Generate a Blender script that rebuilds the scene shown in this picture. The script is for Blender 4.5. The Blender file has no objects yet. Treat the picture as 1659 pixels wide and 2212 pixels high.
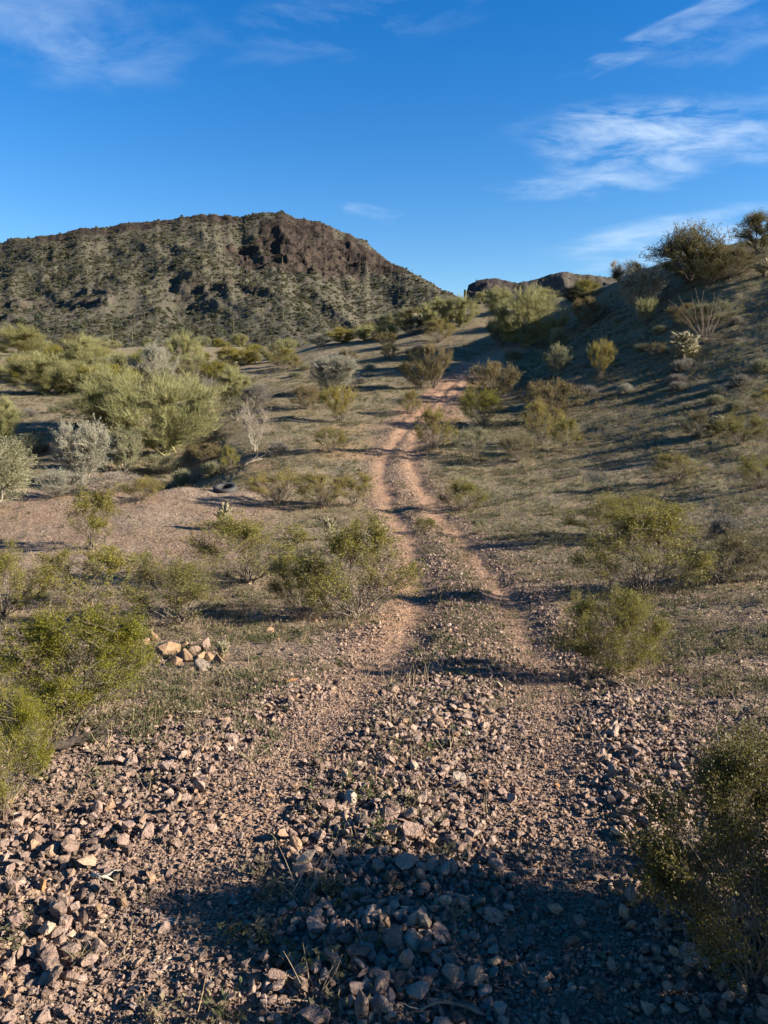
import bpy, bmesh, math, random
import numpy as np
from mathutils import Vector

R = math.radians
# ------------------------------------------------------------------ camera, world, sun, exposure
scn = bpy.context.scene
COL = scn.collection
CAM_H = 1.65
PITCH = R(8.2)
CX, CY, FPX = 829.5, 1106.0, 1670.0          # reading frame of the photograph used for taking bearings
cam_d = bpy.data.cameras.new("camera")
cam_d.sensor_fit = 'VERTICAL'; cam_d.sensor_height = 36.0; cam_d.lens = 36.0 * FPX / 2212.0
cam_d.clip_start = 0.05; cam_d.clip_end = 8000
cam = bpy.data.objects.new("camera", cam_d); COL.objects.link(cam)
cam.location = (0, 0, CAM_H); cam.rotation_euler = (R(90) - PITCH, 0, 0)
scn.camera = cam

SUN_EL, SUN_ROT = R(21.5), R(100.0)           # rotation is clockwise from +Y, so the sun stands on the right, a little behind
scn.view_settings.view_transform = 'Standard'
try: scn.view_settings.look = 'None'
except Exception: pass
scn.view_settings.gamma = 1.0
scn.view_settings.exposure = 1.82
scn.render.engine = 'CYCLES'
scn.cycles.max_bounces = 6
scn.cycles.transparent_max_bounces = 8

sun_d = bpy.data.lights.new("sun", 'SUN'); sun_d.energy = 5.0; sun_d.angle = R(0.55); sun_d.color = (1.0, 0.94, 0.83)
sun = bpy.data.objects.new("sun", sun_d); COL.objects.link(sun)
SUN_DIR = Vector((math.sin(SUN_ROT) * math.cos(SUN_EL), math.cos(SUN_ROT) * math.cos(SUN_EL), math.sin(SUN_EL)))
sun.rotation_euler = (-SUN_DIR).to_track_quat('-Z', 'Y').to_euler()
sun.location = SUN_DIR * 60


def ray(ix, iy):
    a = (ix - CX) / FPX; b = (CY - iy) / FPX
    return np.array([a, math.cos(PITCH) + b * math.sin(PITCH), -math.sin(PITCH) + b * math.cos(PITCH)])


def build_world():
    w = bpy.data.worlds.new("World"); scn.world = w; w.use_nodes = True
    nt = w.node_tree; nt.nodes.clear()
    N = nt.nodes.new; L = nt.links.new
    out = N('ShaderNodeOutputWorld'); bg = N('ShaderNodeBackground'); bg.inputs['Strength'].default_value = 0.056
    sky = N('ShaderNodeTexSky'); sky.sky_type = 'NISHITA'; sky.sun_disc = False
    sky.sun_elevation = SUN_EL; sky.sun_rotation = SUN_ROT
    sky.altitude = 500; sky.air_density = 1.15; sky.dust_density = 0.25; sky.ozone_density = 3.0
    hsv = N('ShaderNodeHueSaturation'); hsv.inputs['Saturation'].default_value = 1.42; hsv.inputs['Hue'].default_value = 0.512; hsv.inputs['Value'].default_value = 1.0
    L(sky.outputs[0], hsv.inputs['Color'])
    tc = N('ShaderNodeTexCoord'); sep = N('ShaderNodeSeparateXYZ'); L(tc.outputs['Generated'], sep.inputs[0])
    def math_(op, a, b=None, clamp=False):
        n = N('ShaderNodeMath'); n.operation = op; n.use_clamp = clamp
        for i, v in enumerate((a, b)):
            if v is None: continue
            if isinstance(v, (int, float)): n.inputs[i].default_value = v
            else: L(v, n.inputs[i])
        return n.outputs[0]
    yy = math_('MAXIMUM', sep.outputs['Y'], 0.05)
    u = math_('DIVIDE', sep.outputs['X'], yy); v = math_('DIVIDE', sep.outputs['Z'], yy)
    cmb = N('ShaderNodeCombineXYZ'); L(u, cmb.inputs[0]); L(v, cmb.inputs[1])
    front = math_('GREATER_THAN', sep.outputs['Y'], 0.06)
    # wisps: (centre px, half size px, tilt deg, strength, noise scale, noise stretch)
    blobs = [
        (1440, 295, 330, 88, 3, .78, 17.0, 3.4, 0.385),
        (1290, 400, 235, 28, 3, .62, 14.0, 4.0, 0.42),
        (1500, 510, 320, 58, 9, .85, 10.0, 4.5, 0.38),
        (1470, 55, 250, 30, 24, .60, 11.0, 4.0, 0.38),
        (1560, 85, 190, 50, 15, .30, 9.0, 3.0, 0.40),
        (130, 55, 330, 110, -12, .34, 6.0, 2.5, 0.40),
        (160, 110, 140, 45, -35, .30, 8.0, 3.0, 0.40),
        (760, 40, 330, 70, 8, .30, 7.0, 3.0, 0.42),
        (800, 462, 70, 22, -10, .30, 12.0, 3.0, 0.45),
    ]
    total = None
    for i, (ix, iy, hw, hh, tilt, st, ns, stretch, thr) in enumerate(blobs):
        d = ray(ix, iy); c = (d[0] / d[1], d[2] / d[1], 0)
        mp = N('ShaderNodeMapping'); mp.vector_type = 'TEXTURE'
        mp.inputs['Location'].default_value = c
        mp.inputs['Rotation'].default_value = (0, 0, R(tilt))
        mp.inputs['Scale'].default_value = (hw / FPX, hh / FPX, 1)
        L(cmb.outputs[0], mp.inputs['Vector'])
        # ragged blob: bend the coordinate before measuring the distance
        nz = N('ShaderNodeTexNoise'); nz.inputs['Scale'].default_value = 1.6; nz.inputs['Detail'].default_value = 5
        L(mp.outputs[0], nz.inputs['Vector'])
        sub = N('ShaderNodeVectorMath'); sub.operation = 'SUBTRACT'; L(nz.outputs['Color'], sub.inputs[0]); sub.inputs[1].default_value = (.5, .5, .5)
        mad = N('ShaderNodeVectorMath'); mad.operation = 'MULTIPLY_ADD'; L(sub.outputs[0], mad.inputs[0]); mad.inputs[1].default_value = (1.1, 1.3, 0); L(mp.outputs[0], mad.inputs[2])
        ln = N('ShaderNodeVectorMath'); ln.operation = 'LENGTH'; L(mad.outputs[0], ln.inputs[0])
        fall = N('ShaderNodeMapRange'); fall.interpolation_type = 'SMOOTHSTEP'
        fall.inputs['From Min'].default_value = 1.1; fall.inputs['From Max'].default_value = 0.35
        L(ln.outputs['Value'], fall.inputs['Value'])
        mp2 = N('ShaderNodeMapping'); mp2.inputs['Rotation'].default_value = (0, 0, -R(tilt)); mp2.inputs['Scale'].default_value = (ns / stretch * 1.0, ns, 1); mp2.inputs['Location'].default_value = (i * 3.7, i * 1.3, 0)
        L(cmb.outputs[0], mp2.inputs['Vector'])
        n2 = N('ShaderNodeTexNoise'); n2.inputs['Scale'].default_value = 2.0; n2.inputs['Detail'].default_value = 9; n2.inputs['Roughness'].default_value = .62; n2.inputs['Distortion'].default_value = .35
        L(mp2.outputs[0], n2.inputs['Vector'])
        mr = N('ShaderNodeMapRange'); mr.inputs['From Min'].default_value = thr; mr.inputs['From Max'].default_value = thr + .36; L(n2.outputs['Fac'], mr.inputs['Value'])
        m = math_('MULTIPLY', fall.outputs[0], mr.outputs[0]); m = math_('MULTIPLY', m, st)
        total = m if total is None else math_('ADD', total, m)
    total = math_('MULTIPLY', total, front); total = math_('MINIMUM', total, 0.9)
    # thin cirrus: adds pale light to the blue
    mix = N('ShaderNodeMix'); mix.data_type = 'RGBA'; L(total, mix.inputs['Factor']); L(hsv.outputs[0], mix.inputs['A']); mix.inputs['B'].default_value = CLOUD
    L(mix.outputs['Result'], bg.inputs['Color']); L(bg.outputs[0], out.inputs[0])


CLOUD = (4.3, 5.2, 6.1, 1)
build_world()

# ------------------------------------------------------------------ small numeric helpers
def smooth(a, b, x):
    t = np.clip((x - a) / (b - a), 0, 1); return t * t * (3 - 2 * t)

_prng = np.random.default_rng(11)
_PERM = _prng.permutation(256).astype(np.int64); _PERM = np.concatenate([_PERM, _PERM, _PERM])
_GA = _prng.uniform(0, 2 * np.pi, 256); _GX, _GY = np.cos(_GA), np.sin(_GA)

def perlin(x, y, seed=0):
    x = np.asarray(x, float) + seed * 17.31; y = np.asarray(y, float) + seed * 9.73
    xi = np.floor(x).astype(np.int64); yi = np.floor(y).astype(np.int64)
    xf = x - xi; yf = y - yi
    xi &= 255; yi &= 255
    def g(ix, iy, dx, dy):
        h = _PERM[_PERM[ix & 255] + (iy & 255)]
        return _GX[h] * dx + _GY[h] * dy
    u = xf ** 3 * (xf * (xf * 6 - 15) + 10); v = yf ** 3 * (yf * (yf * 6 - 15) + 10)
    a = g(xi, yi, xf, yf); b = g(xi + 1, yi, xf - 1, yf); c = g(xi, yi + 1, xf, yf - 1); d = g(xi + 1, yi + 1, xf - 1, yf - 1)
    return ((a * (1 - u) + b * u) * (1 - v) + (c * (1 - u) + d * u) * v) * 1.5

def fbm(x, y, o=4, seed=0):
    s = 0; a = .5; f = 1
    for i in range(o):
        s = s + a * perlin(x * f, y * f, seed + i * 5); a *= .5; f *= 2.03
    return s

def ridged(x, y, o=4, seed=0):
    s = 0; a = .5; f = 1
    for i in range(o):
        n = 1 - np.abs(perlin(x * f, y * f, seed + i * 5)) * 1.4; s = s + a * n * n; a *= .5; f *= 2.1
    return s

def mesh_from(name, V, quads=None, tris=None, smooth_=True, mat=None, attrs=None, matidx=None):
    me = bpy.data.meshes.new(name)
    V = np.ascontiguousarray(V, np.float32)
    q = np.zeros((0, 4), np.int32) if quads is None else np.asarray(quads, np.int32).reshape(-1, 4)
    t = np.zeros((0, 3), np.int32) if tris is None else np.asarray(tris, np.int32).reshape(-1, 3)
    me.vertices.add(len(V)); me.vertices.foreach_set('co', V.ravel())
    nl = q.size + t.size
    me.loops.add(nl); me.loops.foreach_set('vertex_index', np.concatenate([q.ravel(), t.ravel()]).astype(np.int32))
    me.polygons.add(len(q) + len(t))
    me.polygons.foreach_set('loop_start', np.concatenate([np.arange(len(q)) * 4, q.size + np.arange(len(t)) * 3]).astype(np.int32))
    me.polygons.foreach_set('use_smooth', np.full(len(q) + len(t), bool(smooth_)))
    me.update(calc_edges=True)
    if mat is not None:
        me.materials.append(mat)
    if attrs:
        for k, v in attrs.items():
            a = me.attributes.new(k, 'FLOAT', 'POINT'); a.data.foreach_set('value', np.asarray(v, np.float32))
    return me

def put(name, data, parent=None, loc=(0, 0, 0), rot=(0, 0, 0), scale=(1, 1, 1)):
    o = bpy.data.objects.new(name, data); COL.objects.link(o)
    o.location = loc; o.rotation_euler = rot; o.scale = scale
    if parent is not None: o.parent = parent
    return o

def tag(o, label=None, cat=None, group=None, kind=None):
    if label: o['label'] = label
    if cat: o['category'] = cat
    if group: o['group'] = group
    if kind: o['kind'] = kind
    return o

# ------------------------------------------------------------------ the lie of the land
CTRL = []
def cp(ix, iy, d): 
    r = ray(ix, iy); p = r / r[1] * d
    CTRL.append((p[0], p[1], p[2] + CAM_H))
def cz(x, y, z): CTRL.append((x, y, z))
for ix in (-500, 0, 400, 830, 1250, 1659, 2150):
    cp(ix, 2212, 1.85); cp(ix, 1750, 2.95)
    cp(ix, 1500, 5.6 if ix < 1300 else 5.3)
for x in (-.8, 0, .8): cz(x, .8, .0)
for ix in (-600, -200, 100, 400, 700, 950):
    cp(ix, 1300, 11.5); cp(ix, 1180, 18)
for ix in (-600, -200, 0, 200, 400): cp(ix, 1100, 24); cp(ix, 1052, 28.5)
for ix in (600, 830, 1000): cp(ix, 1100, 25); cp(ix, 1050, 29)
for ix in (760, 840, 950, 1050): cp(ix, 1000, 34)
cp(700, 950, 40); cp(850, 950, 40); cp(1000, 950, 39.5)
cp(760, 900, 47); cp(905, 900, 47); cp(1020, 900, 46)
cp(820, 850, 56); cp(950, 850, 55); cp(880, 800, 66); cp(1000, 800, 63); cp(960, 760, 78); cp(1100, 745, 74)
# wash on the left
for ix in (-500, -100, 60, 250, 420): 
    cp(ix, 1075, 34); cp(ix, 1030, 39); cp(ix, 940, 46); cp(ix, 850, 65); cp(ix, 778, 100)
cp(520, 1010, 36); cp(490, 950, 42); cp(480, 905, 50)
for ix in (-500, 0, 300, 560): cp(ix, 757, 160); cp(ix, 752, 240)
cp(620, 1000, 34.5); cp(640, 930, 43); cp(620, 870, 53); cp(640, 800, 75); cp(600, 770, 98); cp(620, 775, 140)
cp(720, 760, 88); cp(720, 722, 108); cp(850, 714, 110); cp(760, 745, 150); cp(900, 720, 150)
cp(920, 690, 103); cp(1010, 668, 104); cp(1100, 655, 104); cp(1250, 640, 92); cp(1350, 607, 80); cp(1450, 581, 69); cp(1550, 560, 64); cp(1659, 543, 62); cp(1900, 490, 60); cp(2300, 430, 58)
for ix, iy, d in ((1000, 700, 150), (1100, 690, 150), (1250, 680, 140), (1350, 660, 125), (1450, 640, 112), (1550, 625, 105), (1659, 610, 100), (1900, 570, 98), (2300, 520, 95)): cp(ix, iy, d)
for ix in (-500, 0, 500, 900, 1300, 1659, 2200): cp(ix, 775, 420); cp(ix, 800, 1200)
# slope on the right
cp(1250, 1300, 11); cp(1659, 1290, 10); cp(2150, 1290, 9.5)
cp(1250, 1180, 17); cp(1659, 1180, 15.5); cp(2150, 1150, 15)
cp(1200, 1060, 27); cp(1400, 1060, 25.5); cp(1659, 1060, 22.5); cp(2150, 1030, 20)
cp(1250, 960, 36); cp(1400, 955, 33); cp(1659, 955, 29); cp(2150, 920, 26)
cp(1100, 900, 46); cp(1250, 860, 46); cp(1400, 855, 42.5); cp(1659, 865, 35.5); cp(2150, 800, 33)
cp(1130, 820, 60); cp(1250, 770, 59); cp(1400, 765, 51); cp(1659, 770, 42); cp(2150, 690, 40)
cp(1180, 740, 74); cp(1250, 700, 74); cp(1400, 670, 62); cp(1659, 670, 50); cp(2150, 580, 48)
cp(1150, 700, 90); cp(1659, 595, 57)
CTRL = np.array(CTRL)
_r = np.hypot(CTRL[:, 0], CTRL[:, 1]); _az = np.arctan2(CTRL[:, 0], CTRL[:, 1])
_C = np.stack([_az * 3.0, np.log(_r)], 1); _E = (CTRL[:, 2] - CAM_H) / _r
def _k(d2): 
    return np.where(d2 > 1e-12, d2 * np.log(np.maximum(d2, 1e-12)) * .5, 0)
_n = len(_C)
_A = np.zeros((_n + 3, _n + 3)); _d2 = ((_C[:, None] - _C[None]) ** 2).sum(-1)
_A[:_n, :_n] = _k(_d2) + np.eye(_n) * 0.004
_A[:_n, _n] = 1; _A[:_n, _n + 1:] = _C; _A[_n, :_n] = 1; _A[_n + 1:, :_n] = _C.T
_W = np.linalg.solve(_A, np.concatenate([_E, np.zeros(3)]))

def base_height(x, y):
    x = np.atleast_1d(np.asarray(x, float)); y = np.atleast_1d(np.asarray(y, float))
    out = np.empty(x.shape)
    for s in range(0, len(x), 60000):
        X = x[s:s + 60000]; Y = y[s:s + 60000]
        r = np.maximum(np.hypot(X, Y), .25); az = np.arctan2(X, Y)
        lr = np.log(np.clip(r, 1.0, 1300)); a2 = np.clip(az, -.78, .82) * 3
        e = _W[_n] + _W[_n + 1] * a2 + _W[_n + 2] * lr
        d2 = (a2[:, None] - _C[None, :, 0]) ** 2 + (lr[:, None] - _C[None, :, 1]) ** 2
        e = e + _k(d2) @ _W[:_n]
        z = CAM_H + e * r
        z = np.where(r < 1.7, z * smooth(.4, 1.7, r), z)
        k = smooth(1.0, 2.4, np.abs(az))
        z = z * (1 - k) + k * np.clip(z, -2, 6) * .3
        out[s:s + 60000] = z
    return out

_DS = np.exp(np.linspace(np.log(1.2), np.log(700), 1800))
def cast(ix, iy):
    """where the sight line through a reading of the photograph meets the ground"""
    d = ray(ix, iy); d = d / d[1]
    P = d[None] * _DS[:, None]; z = P[:, 2] + CAM_H
    g = base_height(P[:, 0], P[:, 1])
    hit = np.where(z <= g)[0]
    i = hit[0] if len(hit) else int(np.argmin(z - g))
    return P[i, 0], P[i, 1]

def catmull(pts, n=14):
    P = np.array(pts, float); P = np.vstack([2 * P[0] - P[1], P, 2 * P[-1] - P[-2]]); out = []
    for i in range(1, len(P) - 2):
        t = np.linspace(0, 1, n, endpoint=False)[:, None]
        a, b, c, d = P[i - 1], P[i], P[i + 1], P[i + 2]
        out.append(.5 * ((2 * b) + (-a + c) * t + (2 * a - 5 * b + 4 * c - d) * t ** 2 + (-a + 3 * b - 3 * c + d) * t ** 3))
    out.append(P[-2][None]); return np.vstack(out)

LEFT_RUT = catmull([cast(*p) for p in ((250, 2240), (425, 1937), (545, 1740), (770, 1500), (868, 1390), (898, 1300), (893, 1215), (872, 1150), (838, 1090), (822, 1040), (826, 995), (855, 950), (905, 898), (955, 850), (1003, 806), (1095, 748))])
RIGHT_RUT = catmull([cast(*p) for p in ((1270, 2240), (1225, 1850), (1195, 1700), (1195, 1560), (1160, 1420), (1095, 1290), (1032, 1212), (975, 1145), (925, 1085), (895, 1030), (888, 985), (900, 940), (938, 893), (985, 845), (1030, 803), (1115, 748))])

def line_dist(x, y, line):
    out = np.full(len(x), 99.0)
    L2 = line[::2] if len(line) > 120 else line
    lo = L2.min(0) - 3; hi = L2.max(0) + 3
    near = np.where((x > lo[0]) & (x < hi[0]) & (y > lo[1]) & (y < hi[1]))[0]
    for s in range(0, len(near), 40000):
        I = near[s:s + 40000]
        px = x[I][:, None]; py = y[I][:, None]
        a = L2[:-1]; b = L2[1:]; ab = b - a; l2 = (ab ** 2).sum(1)
        t = np.clip(((px - a[:, 0]) * ab[:, 0] + (py - a[:, 1]) * ab[:, 1]) / l2, 0, 1)
        dx = px - (a[:, 0] + t * ab[:, 0]); dy = py - (a[:, 1] + t * ab[:, 1])
        out[I] = np.sqrt((dx * dx + dy * dy).min(1))
    return out

def surface(x, y, masks=False):
    x = np.atleast_1d(np.asarray(x, float)); y = np.atleast_1d(np.asarray(y, float))
    r = np.hypot(x, y)
    z = base_height(x, y)
    dl = line_dist(x, y, LEFT_RUT); dr = line_dist(x, y, RIGHT_RUT)
    dmin = np.minimum(dl, dr)
    wob = 1 + .35 * perlin(x * 1.3, y * 1.3, 3)
    rut = np.exp(-(dmin / ((.25 + .09 * smooth(12, 22, r)) * wob)) ** 2)
    lip = np.exp(-((dmin - .55) / .22) ** 2)
    fade = smooth(1.2, 4.0, r) * .5 + .5
    fade = .40 + .75 * smooth(5.5, 9, r)
    z = z - .05 * rut * fade + .012 * lip * fade
    road = np.exp(-(np.maximum(0, np.maximum(dl, dr) - 1.45) / .8) ** 2) * (np.maximum(dl, dr) < 6)
    # crown of rubble between and beside the ruts
    z = z + .02 * road * np.exp(-((dl - dr) / .5) ** 2) * smooth(4, 7, r) + .05 * fbm(x * .9, y * .9, 3, 7) * smooth(1, 3, r) + .022 * fbm(x * 4, y * 4, 3, 21) + .012 * fbm(x * 13, y * 13, 2, 31) * (r < 40)
    z = z + .13 * fbm(x * .55, y * .55, 4, 47) * smooth(12, 30, r) + .30 * fbm(x * .16, y * .16, 3, 41) * smooth(14, 40, r) + .9 * fbm(x * .03, y * .03, 3, 43) * smooth(90, 240, r)
    if not masks: return z
    return z, rut, road, dmin

def ground_z(x, y): return float(surface([x], [y])[0])

def at(ix, iy):
    x, y = cast(ix, iy)
    return Vector((x, y, ground_z(x, y)))

# ------------------------------------------------------------------ materials
def earth(c):
    # ground, stone and bark readings are kept as tones under low sun; this takes the sun's warmth back out into the iron-red of the soil
    return (c[0] * .99, c[1] * .91, c[2] * .80)

def new_mat(name):
    m = bpy.data.materials.new(name); m.use_nodes = True; nt = m.node_tree; nt.nodes.clear()
    return m, nt, nt.nodes.new, nt.links.new

def ramp(N, stops):
    r = N('ShaderNodeValToRGB'); e = r.color_ramp.elements
    while len(e) < len(stops): e.new(.5)
    for el, (p, c) in zip(e, stops): el.position = p; el.color = (*earth(c), 1)
    return r

def mixc(N, L, fac, a, b, mode='MIX'):
    m = N('ShaderNodeMix'); m.data_type = 'RGBA'; m.blend_type = mode
    for key, v in (('Factor', fac), ('A', a), ('B', b)):
        s = m.inputs[key] if key != 'Factor' else m.inputs[0]
        if hasattr(v, 'is_output'): L(v, s)
        elif isinstance(v, (int, float)): s.default_value = v
        else: s.default_value = (*earth(v), 1)
    return m.outputs['Result']

def noise(N, L, vec, scale, detail=4, rough=.55, dist=0):
    n = N('ShaderNodeTexNoise'); n.inputs['Scale'].default_value = scale; n.inputs['Detail'].default_value = detail
    n.inputs['Roughness'].default_value = rough; n.inputs['Distortion'].default_value = dist
    if vec is not None: L(vec, n.inputs['Vector'])
    return n

def maprange(N, L, v, a, b, c=0, d=1):
    m = N('ShaderNodeMapRange'); L(v, m.inputs['Value'])
    for k, q in (('From Min', a), ('From Max', b), ('To Min', c), ('To Max', d)): m.inputs[k].default_value = q
    return m.outputs[0]

def mulf(N, L, a, b, op='MULTIPLY'):
    m = N('ShaderNodeMath'); m.operation = op
    for i, v in enumerate((a, b)):
        if isinstance(v, (int, float)): m.inputs[i].default_value = v
        else: L(v, m.inputs[i])
    return m.outputs[0]

def ground_material():
    m, nt, N, L = new_mat("desert_ground")
    out = N('ShaderNodeOutputMaterial'); bs = N('ShaderNodeBsdfPrincipled'); bs.inputs['Roughness'].default_value = .95; bs.inputs['Specular IOR Level'].default_value = .15
    tc = N('ShaderNodeTexCoord'); P = tc.outputs['Object']
    def attr(n):
        a = N('ShaderNodeAttribute'); a.attribute_name = n; return a.outputs['Fac']
    rut, road, green, red, slope_shade = attr('rut'), attr('road'), attr('green'), attr('red'), attr('slope_shade')
    n1 = noise(N, L, P, .35, 5, .6); n2 = noise(N, L, P, 3.0, 5, .65); n3 = noise(N, L, P, 24, 4, .7)
    soil = ramp(N, [(.30, (.19, .142, .112)), (.5, (.255, .195, .153)), (.70, (.32, .25, .20))]); L(n2.outputs['Fac'], soil.inputs[0])
    c = mixc(N, L, maprange(N, L, n1.outputs['Fac'], .4, .65), soil.outputs[0], (.215, .145, .102))
    c = mixc(N, L, mulf(N, L, slope_shade, .25), c, (.115, .088, .070))  # hillside shade mixed into the soil colour
    c = mixc(N, L, red, c, (.42, .24, .15))
    c = mixc(N, L, mulf(N, L, road, .55), c, (.165, .112, .085))
    # pebbles: voronoi cells, each stone its own tone
    def pebble(scale, seed):
        mp = N('ShaderNodeMapping'); mp.inputs['Location'].default_value = (seed, seed * 2, 0); L(P, mp.inputs[0])
        v = N('ShaderNodeTexVoronoi'); v.inputs['Scale'].default_value = scale; L(mp.outputs[0], v.inputs['Vector'])
        sp = N('ShaderNodeSeparateColor'); L(v.outputs['Color'], sp.inputs[0])
        return v.outputs['Distance'], sp.outputs[0], sp.outputs[1]
    d1, c1, k1 = pebble(26, 0); d2, c2, k2 = pebble(7, 4)
    tone = ramp(N, [(0, (.09, .065, .052)), (.45, (.30, .215, .165)), (.8, (.40, .30, .235)), (1, (.50, .40, .31))])
    L(c1, tone.inputs[0])
    isp = mulf(N, L, maprange(N, L, d1, .50, .38), maprange(N, L, k1, .45, .5))
    c = mixc(N, L, mulf(N, L, isp, .8), c, tone.outputs[0])
    c = mixc(N, L, mulf(N, L, slope_shade, .25), c, (.10, .078, .062))  # the same painted hillside shade over the pebbles
    tone2 = ramp(N, [(0, (.09, .065, .052)), (.5, (.33, .235, .18)), (1, (.46, .36, .28))]); L(c2, tone2.inputs[0])
    isp2 = mulf(N, L, maprange(N, L, d2, .42, .32), maprange(N, L, k2, .52, .58)); isp2 = mulf(N, L, isp2, maprange(N, L, rut, .6, .1))
    c = mixc(N, L, mulf(N, L, isp2, .85), c, tone2.outputs[0])
    c = mixc(N, L, mulf(N, L, rut, .85), c, mixc(N, L, red, mixc(N, L, n2.outputs['Fac'], (.36, .235, .16), (.27, .185, .135)), mixc(N, L, n2.outputs['Fac'], (.43, .275, .185), (.34, .215, .145))))
    # low green ground cover, in patches
    g1 = noise(N, L, P, .55, 6, .68); g2 = noise(N, L, P, 9, 4, .7)
    gm = mulf(N, L, maprange(N, L, g1.outputs['Fac'], .24, .54), maprange(N, L, g2.outputs['Fac'], .34, .56))
    gm = mulf(N, L, gm, green)
    gcol = mixc(N, L, g2.outputs['Fac'], (.090, .100, .045), (.180, .180, .090))
    c = mixc(N, L, gm, c, gcol)
    L(c, bs.inputs['Base Color'])
    # relief
    h = mulf(N, L, isp, maprange(N, L, d1, .5, 0), 'MULTIPLY'); h2 = mulf(N, L, isp2, maprange(N, L, d2, .42, 0), 'MULTIPLY')
    hh = mulf(N, L, mulf(N, L, h, .5), mulf(N, L, h2, 1.6), 'ADD'); hh = mulf(N, L, hh, mulf(N, L, n3.outputs['Fac'], .5), 'ADD')
    b = N('ShaderNodeBump'); b.inputs['Strength'].default_value = 1.0; b.inputs['Distance'].default_value = .07; L(hh, b.inputs['Height'])
    bb = N('ShaderNodeBump'); bb.inputs['Strength'].default_value = .55; bb.inputs['Distance'].default_value = .25; L(n2.outputs['Fac'], bb.inputs['Height']); L(b.outputs[0], bb.inputs['Normal'])
    L(bb.outputs[0], bs.inputs['Normal']); L(bs.outputs[0], out.inputs[0])
    return m

def rock_material(name="stone", tint=None, spread=True):
    m, nt, N, L = new_mat(name)
    out = N('ShaderNodeOutputMaterial'); bs = N('ShaderNodeBsdfPrincipled'); bs.inputs['Roughness'].default_value = .85; bs.inputs['Specular IOR Level'].default_value = .25
    tc = N('ShaderNodeTexCoord'); oi = N('ShaderNodeObjectInfo')
    off = N('ShaderNodeVectorMath'); off.operation = 'MULTIPLY_ADD'; L(oi.outputs['Random'], off.inputs[0]); off.inputs[1].default_value = (17, 31, 7); L(tc.outputs['Object'], off.inputs[2])
    V = off.outputs[0]
    if tint is None:
        base = ramp(N, [(0, (.095, .066, .056)), (.18, (.175, .122, .100)), (.40, (.26, .184, .158)), (.62, (.315, .230, .190)), (.80, (.245, .190, .172)), (.93, (.35, .225, .145)), (1, (.37, .31, .255))])
        L(oi.outputs['Random'], base.inputs[0]); bc = base.outputs[0]
    else:
        rgb = N('ShaderNodeRGB'); rgb.outputs[0].default_value = (*earth(tint), 1); bc = rgb.outputs[0]
    n1 = noise(N, L, V, 1.3, 6, .65, .4); n2 = noise(N, L, V, 7, 4, .7)
    k = maprange(N, L, n1.outputs['Fac'], .3, .7, .62, 1.28)
    c = mixc(N, L, 1.0, bc, k, 'MULTIPLY')
    c = mixc(N, L, mulf(N, L, maprange(N, L, n2.outputs['Fac'], .52, .68), .45), c, (.40, .27, .17))
    L(c, bs.inputs['Base Color'])
    b = N('ShaderNodeBump'); b.inputs['Strength'].default_value = .6; b.inputs['Distance'].default_value = .12; L(n1.outputs['Fac'], b.inputs['Height'])
    b2 = N('ShaderNodeBump'); b2.inputs['Strength'].default_value = .35; b2.inputs['Distance'].default_value = .05; L(n2.outputs['Fac'], b2.inputs['Height']); L(b.outputs[0], b2.inputs['Normal'])
    L(b2.outputs[0], bs.inputs['Normal']); L(bs.outputs[0], out.inputs[0])
    return m

def leaf_material(name, spec=.3, rough=.5, trans=.35, color=None):
    """colour comes from the object's own colour, so that each plant may have its own green"""
    m, nt, N, L = new_mat(name)
    out = N('ShaderNodeOutputMaterial'); bs = N('ShaderNodeBsdfPrincipled'); bs.inputs['Roughness'].default_value = rough; bs.inputs['Specular IOR Level'].default_value = spec
    oi = N('ShaderNodeObjectInfo'); tc = N('ShaderNodeTexCoord')
    if color is not None:
        oi = N('ShaderNodeRGB'); oi.outputs[0].default_value = (color[0] * 1.03, color[1] * .90, color[2] * .84, 1)
    n1 = noise(N, L, tc.outputs['Object'], 5.0, 3, .6); n2 = noise(N, L, tc.outputs['Object'], 60.0, 2, .6)
    dry = N('ShaderNodeMix'); dry.data_type = 'RGBA'; L(maprange(N, L, n1.outputs['Fac'], .46, .72), dry.inputs[0]); L(oi.outputs['Color'], dry.inputs['A'])
    hs = N('ShaderNodeHueSaturation'); hs.inputs['Hue'].default_value = .478; hs.inputs['Saturation'].default_value = .95; hs.inputs['Value'].default_value = 1.12; L(oi.outputs['Color'], hs.inputs['Color']); L(hs.outputs[0], dry.inputs['B'])
    k = maprange(N, L, n2.outputs['Fac'], .3, .7, .75, 1.25)
    c = mixc(N, L, 1.0, dry.outputs['Result'], k, 'MULTIPLY')
    L(c, bs.inputs['Base Color'])
    tr = N('ShaderNodeBsdfTranslucent'); L(c, tr.inputs['Color'])
    mx = N('ShaderNodeMixShader'); mx.inputs[0].default_value = trans; L(bs.outputs[0], mx.inputs[1]); L(tr.outputs[0], mx.inputs[2])
    L(mx.outputs[0], out.inputs[0])
    return m

def bark_material(name, lo, hi, scale=9):
    m, nt, N, L = new_mat(name)
    out = N('ShaderNodeOutputMaterial'); bs = N('ShaderNodeBsdfPrincipled'); bs.inputs['Roughness'].default_value = .9; bs.inputs['Specular IOR Level'].default_value = .2
    tc = N('ShaderNodeTexCoord'); n = noise(N, L, tc.outputs['Object'], scale, 4, .65)
    r = ramp(N, [(.32, lo), (.68, hi)]); L(n.outputs['Fac'], r.inputs[0]); L(r.outputs[0], bs.inputs['Base Color'])
    b = N('ShaderNodeBump'); b.inputs['Strength'].default_value = .5; b.inputs['Distance'].default_value = .02; L(n.outputs['Fac'], b.inputs['Height']); L(b.outputs[0], bs.inputs['Normal'])
    L(bs.outputs[0], out.inputs[0]); return m

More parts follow.
